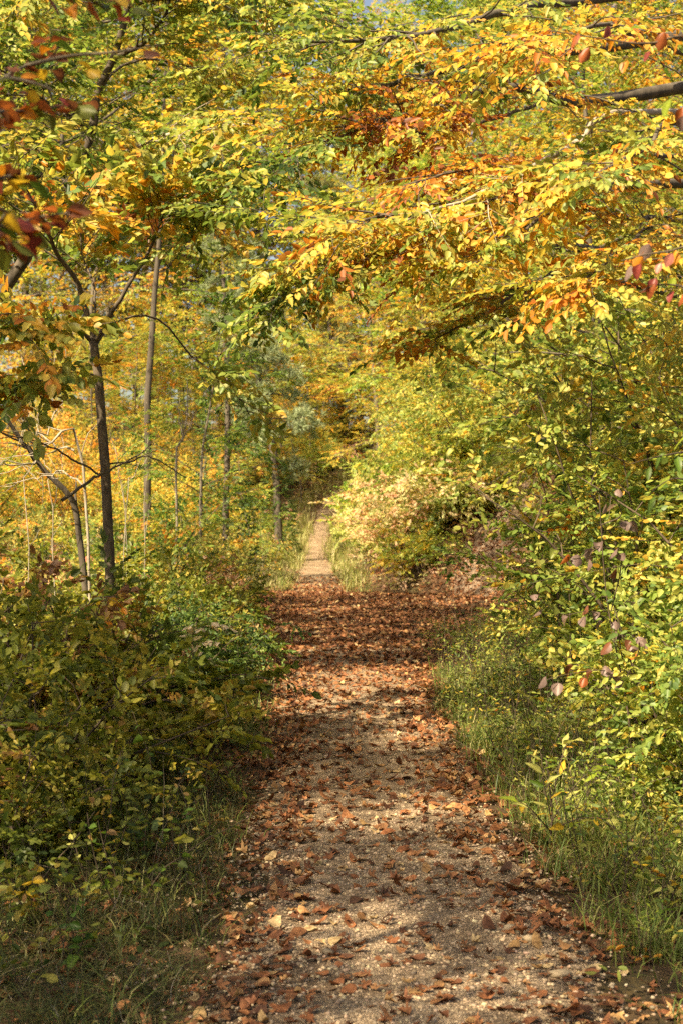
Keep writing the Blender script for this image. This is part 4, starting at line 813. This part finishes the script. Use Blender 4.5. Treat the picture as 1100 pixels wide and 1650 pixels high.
for i, (x, y) in enumerate(HERB):
    left = x < 0
    lab = (('dull green', 'yellowing', 'olive')[i % 3] + (' leafy plant in the dim undergrowth left of the path, ' if left else ' leafy plant in the grass of the right verge, ') + ('lowest in the picture' if y < 6.1 else 'a little way back' if y < 7.5 else 'half-way to the beech' if y < 9 else 'level with the beech'))
    herb(710 + i, x, y, (0.42 if left else 0.34) * (0.7 + 0.7 * R.random()) * (1.25 if y > 6.5 and left else 1), 0.062 if left else 0.05, [['green', 'olive', 'deep'], ['pale', 'gold', 'olive'], ['olive', 'olive', 'green']][i % 3] if left else [['lime', 'green', 'pale'], ['pale', 'gold', 'lime'], ['green', 'lime', 'olive']][i % 3],
         lab, ('oval', 'round', 'oval', 'lance')[i % 4] if left else ('lance', 'oval')[i % 2], 3, None if False else ('leafy plants of the dim left foreground' if left else 'leafy plants of the right verge'))

# ------------------------------------------------------------------ dead wood
def dead(name, label, seed, limbs, bark, cat='branch'):
    R = rng(seed); b = np.array(limbs[0][0][0], float); b[2] = H(b[0], b[1]); t = empty(name, label, cat, tuple(b))
    for pts, r, n in limbs:
        p = curve(pts, 14) - b; p[1:-1] += R.normal(0, 0.012, (12, 3)); p[1:] += np.cumsum(R.normal(0, 0.012, (13, 3)), 0); W = Wood(); rr = np.linspace(r, r * 0.3, 14); W.tube(p, rr, 6, 0.05)
        for k in range(n):
            s = 3 + int(R.random() * 10); W.tube(wander(R, p[s], p[s + 1] - p[s - 1] + R.normal(0, 0.12, 3), 0.2 + 0.35 * R.random(), 5, 0.03, 0.2), np.linspace(rr[s] * 0.55, 0.002, 6), 4)
        obj('limb', W.mesh(name + '_limb'), bark, t)
dead('dead_branch', 'bleached bare branches tangled at the left edge', 81, [([G(150, 11)] + PL((125, 728, 11), (75, 714, 10.9), (45, 690, 10.8), (20, 650, 10.7)), 0.014, 9), (PL((120, 726, 11), (90, 700, 11), (60, 660, 11.1), (48, 640, 11.2)), 0.009, 7),
      (PL((75, 715, 10.9), (60, 740, 10.8), (30, 745, 10.6), (-20, 735, 10.5)), 0.010, 8), (PL((60, 700, 10.9), (90, 660, 11.0), (100, 610, 11.0)), 0.007, 6), (PL((140, 780, 11), (110, 760, 11.1), (70, 770, 11.2), (20, 790, 11.3)), 0.009, 8)], M_DEADWOOD)
dead('leaning_dead_tree', 'leaning dark dead stem at the left edge below the bleached branches', 82, [([G(150, 11.5)] + PL((128, 850, 11.5), (100, 790, 11.4), (60, 735, 11.3), (15, 690, 11.2), (-40, 660, 11)), 0.034, 5)], M_DARKBARK)
dead('dead_sapling', 'bare pale forked sapling between the two trunks', 83, [([G(284, 20)] + PL((285, 750, 20), (292, 700, 20), (299, 655, 20), (300, 615, 20)), 0.022, 5), (PL((290, 715, 20), (304, 695, 20), (316, 670, 20), (317, 655, 20)), 0.013, 3), (PL((293, 700, 20), (287, 670, 20.2), (290, 640, 20.3)), 0.010, 3)], M_DEADWOOD, 'tree')
for i, (px, d, top, lean) in enumerate([(205, 14, 660, -38), (228, 16, 700, 26), (188, 13, 715, 34), (95, 12, 660, -44), (320, 19, 735, 14), (40, 12, 690, 40)]):
    dead('dry_stem', 'thin dry pale stem standing in the sunny undergrowth by the slim beech', 90 + i, [([G(px, d)] + PL((px + lean * 0.3, 800, d), (px + lean * 0.6, (800 + top) / 2, d), (px + lean, top, d)), 0.006, 5)], M_DEADWOOD, 'stem')
for o in [o for o in bpy.data.objects if o.name.startswith('dry_stem') and o.get('label')]: o['group'] = 'dry stems round the slim beech'

# ------------------------------------------------------------------ fallen leaves
def flat_leaf(seed, kind):
    R = rng(seed)
    if kind == 'maple':
        half = [(-78, .16), (-62, .40), (-40, .44), (-22, .62), (-8, .66), (4, .47), (14, .40), (26, .66), (38, .80), (44, .98), (54, .74), (62, .46), (70, .40), (76, .66), (84, .84), (90, 1.08)]
        a = [x for x, _ in half] + [180 - x for x, _ in half[-2::-1]]; r = [x for _, x in half] + [x for _, x in half[-2::-1]]
        a = np.radians(a); r = np.array(r) * (1 + R.normal(0, 0.06, len(r))); pts = np.stack([np.cos(a) * r, np.sin(a) * r + 0.1], -1) * 0.5
    else:
        a = np.linspace(0, 2 * np.pi, 16, endpoint=False) - np.pi / 2; pts = np.stack([np.cos(a) * 0.30, np.sin(a) * 0.5], -1); pts[0] *= 1.08; pts[8] *= 1.15; pts *= (1 + R.normal(0, 0.03, (16, 1)))
    n = len(pts); inner = pts * 0.5; al = np.concatenate([[[0, 0]], inner, pts]); ang = R.random() * 3.14; ca, sa = math.cos(ang), math.sin(ang)
    u = al[:, 0] * ca + al[:, 1] * sa; v = -al[:, 0] * sa + al[:, 1] * ca
    z = (R.normal(0.35, 0.5)) * u ** 2 * 1.6 + R.normal(0, 0.35) * v ** 2 * 1.2 + np.abs(al[:, 0]) * R.normal(0.12, 0.2) + R.normal(0, 0.022, len(al))
    z -= z.min() - 0.01; V = np.c_[al, z]; i = np.arange(n); j = (i + 1) % n
    F3 = np.stack([np.zeros(n, int), 1 + i, 1 + j], -1); F4 = np.stack([1 + i, 1 + n + i, 1 + n + j, 1 + j], -1)
    col = np.concatenate([[[0.8, 0.75, 0.7]], np.full((n, 3), 1.0), np.full((n, 3), 1.08)]) * (0.88 + 0.24 * R.random((2 * n + 1, 1)))
    b = len(V); V = np.concatenate([V, [(-0.012, -0.42, V[0, 2]), (0.012, -0.42, V[0, 2]), (0.03, -0.95, 0.03 + 0.2 * R.random()), (0.015, -0.95, 0.03)]]) if kind == 'maple' else V
    f4 = np.concatenate([F4, [[b, b + 1, b + 2, b + 3]]]) if kind == 'maple' else F4
    if kind == 'maple': col = np.concatenate([col, np.full((4, 3), 0.7)])
    return V, F3, f4, col
def low_leaf(seed, kind):
    V, F3, F4, col = flat_leaf(seed, kind); n = len(F3); o = np.arange(n)[::2] if kind == 'oval' else np.array([k for k in range(n) if k not in (2, 5, 10, 12, 14, 16, 18, 20, 25, 28)])
    m = len(o); V2 = np.concatenate([V[:1], V[1 + n + o]]); i = np.arange(m); return V2, np.stack([np.zeros(m, int), 1 + i, 1 + (i + 1) % m], -1), np.concatenate([col[:1], col[1 + n + o]])
KIND = ['maple'] * 7 + ['oval'] * 5
FT = [flat_leaf(900 + i, k) for i, k in enumerate(KIND)]
LT = [low_leaf(900 + i, k) for i, k in enumerate(KIND)]
FM = []
for i, (V, a, b, c) in enumerate(FT):
    me = mesh_np(KIND[i] + '_fallen', V, [a, b], c); me.materials.append(M_DEADLEAF); FM.append(me)
R = rng(1000)
def scatter(n, x0, x1, y0, y1, dens):
    x = R.uniform(x0, x1, n); y = R.uniform(y0, y1, n); k = R.random(n) < dens(x, y); return np.stack([x[k], y[k]], -1)
def on_path(x, y): return np.abs(x - pathx(y)) / pathw(y)
def d_near(x, y):
    e = on_path(x, y); c = 0.42 + 0.58 * np.clip((e - 0.25) / 0.65, 0, 1) ** 1.3
    c = np.where(e > 1, np.where(x < 0, 0.85 - 0.25 * (e - 1), 0.7 - 0.45 * (e - 1)), c); return np.clip(c, 0.06, 1) * (0.45 + 0.9 * fbm(x * 3, y * 3)) * (0.75 + 0.5 * sm(y, 11, 16))
A = scatter(36000, -3.2, 2.6, 3.6, 15.5, d_near)
B = scatter(44000, -3.2, 3.6, 15.0, 37.0, lambda x, y: (1 - 0.85 * sm(y, 27.5, 35)) * np.clip(1.2 * (0.4 + fbm(x * 1.3, y * 1.3)) * (1 - 0.6 * sm(-(x - pathx(y)), 1.2, 2.2)) * np.where(on_path(x, y) < 1, 0.45 + 0.55 * sm(y, 15.5, 18.5) * 1, 1), 0, 1))
Cc = scatter(14000, -6, 6, 31, 90, lambda x, y: np.where(on_path(x, y) < 1, 0.10 + 0.5 * sm(on_path(x, y), 0.5, 1), 0.6))
Dd = np.concatenate([scatter(5000, 2.0, 6, 27, 40, lambda x, y: np.full_like(x, 0.8)), scatter(3500, -8, -3, 6, 34, lambda x, y: np.full_like(x, 0.7))])
def leaf_z(p): 
    e = on_path(p[:, 0], p[:, 1]); ds = np.min(np.hypot(p[:, None, 0] - sp[None, ::4, 0], p[:, None, 1] - sp[None, ::4, 1]), 1); return height(p[:, 0], p[:, 1]) + np.where(ds < 1.0, 0.036, np.where(e < 1.05, 0.024, 0.004))
inframe = (np.abs(A[:, 0] / A[:, 1]) < 0.232) & ((CAMZ / A[:, 1]) < 0.345)
order = np.argsort(np.where(inframe, A[:, 1], 99)); single = order[:300]; rest = order[300:]
def tone_at(p, n): return np.clip(R.normal(0.45, 0.24, n) + 0.25 * (R.random(n) > 0.9), 0.02, 1)
ts = tone_at(A, 300); TONES = [(0.22, 'dark brown'), (0.42, 'rust-brown'), (0.62, 'orange-brown'), (0.8, 'tan'), (2, 'pale straw-coloured')]
for i, k in enumerate(single):
    x, y = A[k]; ki = int(R.integers(0, 12)); s = (0.042 + 0.052 * R.random() ** 1.3) * (1.0 if KIND[ki] == 'maple' else 0.85)
    o = bpy.data.objects.new('fallen_leaf', FM[ki]); C.objects.link(o)
    e = (x - pathx(y)) / pathw(y); where = 'middle of the path' if abs(e) < 0.45 else ('path edge at the left' if -1.1 < e < 0 else 'path edge at the right' if 0 < e < 1.1 else 'ground left of the path' if e < 0 else 'ground right of the path')
    near = 'at the very bottom' if y < 4.95 else 'a little way up' if y < 5.4 else 'farther up'
    o.location = (x, y, float(leaf_z(A[k:k + 1])[0])); o.rotation_euler = (R.normal(0, 0.16), R.normal(0, 0.16), R.random() * 6.28); o.scale = (s, s, s * (0.1 + 0.9 * R.random() ** 1.6))
    c = ramp(LITTER, ts[i]) * (0.8 + 0.4 * R.random()); o.color = (*c, 1)
    o['label'] = '%s %s leaf on the %s %s' % (next(n for t, n in TONES if ts[i] < t), 'lobed' if KIND[ki] == 'maple' else 'oval', where, near); o['category'] = 'fallen leaf'; o['group'] = 'fallen leaves nearest the camera'
def litter(name, pts, near, label):
    n = len(pts); z = leaf_z(pts); Vs, C3, F3, F4 = [], [], [], []; b = 0; rz = R.random(n) * 6.28; s = 0.038 + 0.05 * R.random(n) ** 1.3; c = ramp(LITTER, tone_at(pts, n)) * (0.75 + 0.5 * R.random((n, 1)))
    tx = R.normal(0, 0.25, n); ty = R.normal(0, 0.25, n); wk = R.integers(0, 12, n)
    if not near:
        temps = [LEAF6[0] * np.array([1, 1.25, k]) - np.array([0.5, 0, 0]) for k in (1.2, -1.6, 3.0, 2.0, -0.8, 3.8, 0.5, -2.4, 1.6, 2.6, 4.5, -1.2)]; s = s * 0.85
    for k in range(12):
        i = np.where(wk == k)[0]
        if not len(i): continue
        v = LT[k][0] if near else temps[k] + np.array([0, 0, 0.12]); ss = s[i] * (1 if near else 1.25)
        ca, sa = np.cos(rz[i])[:, None], np.sin(rz[i])[:, None]; zz = v[None, :, 2] + v[None, :, 0] * tx[i][:, None] + v[None, :, 1] * ty[i][:, None]
        V = np.stack([v[None, :, 0] * ca - v[None, :, 1] * sa, v[None, :, 0] * sa + v[None, :, 1] * ca, zz], -1) * ss[:, None, None] + np.c_[pts[i], z[i]][:, None]
        vc = (LT[k][2] if near else np.ones((6, 3))); C3.append((c[i][:, None] * vc[None]).reshape(-1, 3)); Vs.append(V.reshape(-1, 3)); o = (b + np.arange(len(i)) * len(v))[:, None, None]
        if near: F3.append((o + LT[k][1][None]).reshape(-1, 3))
        else: F4.append((o + LEAF6[1][0][None]).reshape(-1, 4))
        b += len(i) * len(v)
    ob_ = obj(name, mesh_np(name, np.concatenate(Vs), [np.concatenate(F3 if near else F4)], np.concatenate(C3)), M_DEADLEAF, kind='stuff', label=label, category='leaf litter'); return ob_
litter('leaf_litter', A[rest], True, 'fallen rust-brown leaves strewn along the near path and verges')
litter('leaf_litter', B, False, 'thick carpet of brown leaves covering the junction')
litter('leaf_litter', np.concatenate([Cc, Dd]), False, 'fallen leaves on the far path and wood floor')

# ------------------------------------------------------------------ limestone grit on the path
def ico():
    p = (1 + 5 ** 0.5) / 2; v = unit(np.array([(-1, p, 0), (1, p, 0), (-1, -p, 0), (1, -p, 0), (0, -1, p), (0, 1, p), (0, -1, -p), (0, 1, -p), (p, 0, -1), (p, 0, 1), (-p, 0, -1), (-p, 0, 1)]))
    f = np.array([(0, 11, 5), (0, 5, 1), (0, 1, 7), (0, 7, 10), (0, 10, 11), (1, 5, 9), (5, 11, 4), (11, 10, 2), (10, 7, 6), (7, 1, 8), (3, 9, 4), (3, 4, 2), (3, 2, 6), (3, 6, 8), (3, 8, 9), (4, 9, 5), (2, 4, 11), (6, 2, 10), (8, 6, 7), (9, 8, 1)])
    return v, f
IV, IF = ico(); R = rng(1100)
def stone_col(n): return np.clip(np.array([0.46, 0.355, 0.245]) * (0.45 + 0.85 * R.random((n, 1)) ** 1.2) * (1 + R.normal(0, 0.04, (n, 3))), 0.03, 0.8)
S1 = scatter(9500, -0.75, 1.15, 4.0, 7.6, lambda x, y: np.where(on_path(x, y) < 1.05, 1, 0.2)); S2 = scatter(5000, -0.9, 1.1, 7.6, 12, lambda x, y: np.where(on_path(x, y) < 1.0, 1, 0.15)); S = np.concatenate([S1, S2]); n = len(S)
r = (0.0035 + 0.007 * R.random(n) ** 2.5)[:, None, None]; V = IV[None] * (1 + R.normal(0, 0.16, (n, 12, 1))) * np.stack([0.8 + 0.7 * R.random(n), 0.7 + 0.6 * R.random(n), 0.5 + 0.4 * R.random(n)], -1)[:, None] * r
a = R.random(n) * 6.28; V = np.stack([V[..., 0] * np.cos(a)[:, None] - V[..., 1] * np.sin(a)[:, None], V[..., 0] * np.sin(a)[:, None] + V[..., 1] * np.cos(a)[:, None], V[..., 2]], -1) + np.c_[S, height(S[:, 0], S[:, 1]) + 0.023][:, None]
obj('gravel', mesh_np('gravel', V.reshape(-1, 3), [((np.arange(n) * 12)[:, None, None] + IF[None]).reshape(-1, 3)], np.repeat(stone_col(n), 12, 0)), M_STONE, kind='stuff', label='pale limestone grit covering the near path', category='gravel')
for x, y, s, lab in [(0.66, 5.6, 0.026, 'pale angular stone on the right half of the path'), (0.72, 5.45, 0.030, 'pale stone beside a lobed leaf near the right path edge'), (0.78, 5.05, 0.034, 'largest pale stone low at the right path edge'), (0.12, 6.4, 0.024, 'whitish stone in the middle of the path'), (-0.05, 5.3, 0.022, 'small grey stone left of the path middle'), (0.35, 7.2, 0.026, 'grey stone where the leaves thin out')]:
    V = IV * (1 + R.normal(0, 0.14, (12, 1))) * np.array([1.3, 0.9, 0.55]) * s; o = obj('stone', mesh_np('stone', V, [IF], np.tile(np.array([[0.38, 0.30, 0.20]]), (12, 1))), M_STONE, label=lab, category='stone', group='loose stones on the path')
    o.location = (x, y, H(x, y) + 0.03); o.rotation_euler = (0.1, 0.1, x * 20)

# ------------------------------------------------------------------ grass and ground cover
def grass(name, label, pts, L, wd, pal, tone, tsd, seed, lay=0.5):
    R = rng(seed); n = len(pts); z = height(pts[:, 0], pts[:, 1]); az = R.random(n) * 6.28; ln = L * (0.45 + 0.8 * R.random(n)); b = lay * (0.3 + R.random(n)); d = np.stack([np.cos(az), np.sin(az)], -1); s = np.stack([-d[:, 1], d[:, 0]], -1)
    rows = []
    for f, w in ((0, 0.8), (0.4, 1.0), (0.75, 0.7), (1.0, 0.0)):
        h = ln * (f - 0.45 * b * f * f); o = ln * b * f * f * 0.9; c = np.c_[pts + d * o[:, None], z + h - 0.01]; ww = wd * w * (0.6 + 0.8 * R.random(n)) if f == 0 else wd * w
        off = np.c_[s * np.broadcast_to(ww, (n,))[:, None], np.zeros(n)]
        rows += [c - off, c + off] if w else [c]
    V = np.stack(rows, 1); i = (np.arange(n) * 7)[:, None]
    col = ramp(pal, tone + R.normal(0, tsd, n)) * (0.7 + 0.6 * R.random((n, 1)))
    return obj(name, mesh_np(name, V.reshape(-1, 3), [np.concatenate([i + np.array([[0, 1, 3, 2]]), i + np.array([[2, 3, 5, 4]])]), i + np.array([[4, 5, 6]])], np.repeat(col, 7, 0)), M_GRASS, kind='stuff', label=label, category='grass')
GR = [(0, (0.045, 0.085, 0.02)), (0.4, (0.11, 0.17, 0.035)), (0.7, (0.24, 0.27, 0.07)), (1, (0.42, 0.36, 0.17))]
R = rng(1200)
def tufts(n, m, x0, x1, y0, y1, dens, sd=0.05):
    c = scatter(n, x0, x1, y0, y1, dens); return (c[:, None] + R.normal(0, sd, (len(c), m, 2))).reshape(-1, 2)
lv = tufts(900, 14, -1.9, -0.4, 4.4, 15, lambda x, y: np.clip(sm(on_path(x, y), 0.98, 1.25) * (0.12 + 0.88 * sm(y, 5, 9)) * 1.2 * (fbm(x * 2, y * 2) > 0.40), 0, 1))
rv = tufts(1500, 16, 0.75, 2.2, 4.4, 15, lambda x, y: sm(on_path(x, y), 1.0, 1.35) * (0.65 + 0.35 * sm(y, 5.2, 7)))
grass('grass', 'dim grass along the left verge of the path', lv, 0.20, 0.0026, GR, 0.48, 0.28, 1201, 1.1)
grass('grass', 'lush grass along the right verge under the bushes', rv, 0.22, 0.0026, GR, 0.52, 0.22, 1202, 1.1)
fl = tufts(1300, 10, -3.0, 0.6, 30, 70, lambda x, y: ((on_path(x, y) > 1.0) & (on_path(x, y) < 3.2)) * 1.0, 0.09)
grass('grass', 'tall pale grass lining the narrow path beyond the junction', fl, 0.34, 0.007, GR, 0.78, 0.2, 1203, 1.0)
def cover(name, label, pts, hmax, ll, pal, tone, tsd, seed, leaf=LEAF6, nl=4, L=0.12):
    R = rng(seed); n = len(pts); h = hmax * (0.15 + 0.85 * R.random(n)) * (0.4 + 1.0 * fbm(pts[:, 0] * 1.7, pts[:, 1] * 1.7)); p = np.c_[pts, height(pts[:, 0], pts[:, 1]) + h * 0.75]; ax = np.c_[R.normal(0, 1, (n, 2)), R.normal(0.35, 0.3, n)]
    me = foliage_mesh(name, R, p, ax, np.full(n, L), tone + R.normal(0, tsd, n), leaf, T_BUSH(seed, ll / L, nl, leaf), pal, up_tilt=0.5)
    obj(name, me, M_LEAF, kind='stuff', label=label, category='ground cover')
    W = Wood(); sel = R.random(n) < 0.6; q = p[sel]; W.twigs(q * np.array([1, 1, 0]) + np.c_[np.zeros((len(q), 2)), height(q[:, 0], q[:, 1]) - 0.02] + np.c_[R.normal(0, 0.05, (len(q), 2)), np.zeros(len(q))], q, 0.0022, 0.0012)
    obj(name + '_stems', W.mesh(name + '_stems'), M_TWIG, kind='stuff', label='stems of the ' + label, category='ground cover')
cover('ground_cover', 'mixed low leaves under the left foreground bushes', scatter(7500, -3.6, -0.55, 4.6, 16, lambda x, y: np.clip((on_path(x, y) - 1.15) * 0.9, 0, 1) * (0.45 + 0.55 * sm(y, 5.0, 8.5))), 0.5, 0.045, OLIVE, 0.5, 0.16, 1301)
cover('ground_cover', 'mixed low leaves under the right foreground bushes', scatter(9000, 0.85, 3.6, 4.6, 18, lambda x, y: np.clip((on_path(x, y) - 1.1) * 1.3, 0, 1) * (0.5 + 0.5 * sm(y, 5.0, 7))), 0.45, 0.042, RAMP, 0.36, 0.10, 1302, NARROW6)
cover('ground_cover', 'sunny low leaves in the undergrowth left of the narrow path', scatter(9000, -9, -1.3, 16, 62, lambda x, y: np.clip((on_path(x, y) - 1.6) * 0.8, 0, 1)), 1.0, 0.07, RAMP, 0.52, 0.12, 1303)
cover('ground_cover', 'pink and yellow low leaves clothing the slope between the paths', scatter(12000, 0, 6, 29.5, 66, lambda x, y: np.clip((on_path(x, y) - 1.8), 0, 1) * (1 - 0.6 * sm(y, 40, 60)) * (np.hypot(x - np.interp(y, SIDE[:, 1], SIDE[:, 0]), 0) > 0.6)), 0.8, 0.07, PINK, 0.50, 0.18, 1304)

# ------------------------------------------------------------------ tangle of thin dry stems in the undergrowth
def tangle(name, label, n, x0, x1, y0, y1, Lm, seed, lean=0.35, mat_=M_TWIG, dens=None):
    R = rng(seed); x = R.uniform(x0, x1, n); y = R.uniform(y0, y1, n); k = on_path(x, y) > 1.15
    if dens is not None: k &= R.random(n) < dens(x, y)
    x, y = x[k], y[k]; W = Wood(); p = np.c_[x, y, height(x, y) - 0.02]; d = unit(np.c_[R.normal(0, lean, (len(x), 2)), np.ones(len(x))]); L = Lm * (0.3 + 0.9 * R.random(len(x)))
    for f in range(4):
        q = p + d * (L / 4)[:, None]; W.twigs(p, q, 0.0028 * (1 - f * 0.2), 0.0028 * (0.8 - f * 0.2)); p = q
        d = unit(d + R.normal(0, 0.22, d.shape) + np.array([0, 0, -0.08])); 
    obj(name, W.mesh(name), mat_, kind='stuff', label=label, category='dry stems')
tangle('dry_stem_tangle', 'tangle of dry stems rising through the left foreground undergrowth', 420, -3.2, -0.7, 5.6, 14, 0.75, 1501, 0.4, M_BARK, lambda x, y: 0.3 + 0.7 * sm(y, 5, 8))
tangle('dry_stem_tangle', 'dark thin stems inside the right foreground bushes', 700, 1.0, 3.2, 5.5, 15, 1.1, 1502, 0.4)
tangle('dry_stem_tangle', 'bleached stems standing in the sunny undergrowth on the left', 900, -7, -1.6, 14, 34, 1.5, 1503, 0.3, M_DEADWOOD)
tangle('twig_litter', 'short dead twigs lying on the dim ground at the bottom left', 1100, -1.9, -0.42, 4.2, 8, 0.16, 1504, 3.0, M_PALEBARK)
dg = scatter(2200, -1.7, -0.35, 4.2, 8.5, lambda x, y: sm(on_path(x, y), 1.0, 1.3) * 0.8); dg = (dg[:, None] + R.normal(0, 0.04, (len(dg), 6, 2))).reshape(-1, 2)
grass('dry_grass', 'flattened dry grass over the dim ground at the bottom left', dg, 0.17, 0.0018, [(0, (0.045, 0.07, 0.02)), (0.5, (0.10, 0.11, 0.035)), (1, (0.22, 0.17, 0.08))], 0.4, 0.3, 1505, 1.7)

cover('ground_cover', 'warm low leaves on the bank round the far end of the path', scatter(9500, -14, 14, 52, 108, lambda x, y: np.clip((on_path(x, y) - 1.5) * 0.8, 0, 1)), 1.0, 0.11, PINK, 0.42, 0.2, 1305, LEAF4)
ft = tufts(1500, 9, -4.0, 2.5, 44, 86, lambda x, y: ((on_path(x, y) > 0.85) & (on_path(x, y) < 4)) * (0.25 + (fbm(x * 0.8, y * 0.5) > 0.5)), 0.13)
grass('grass', 'tall straw-coloured grass leaning over the climbing path', ft, 0.75, 0.011, GR, 0.8, 0.16, 1206, 0.8)
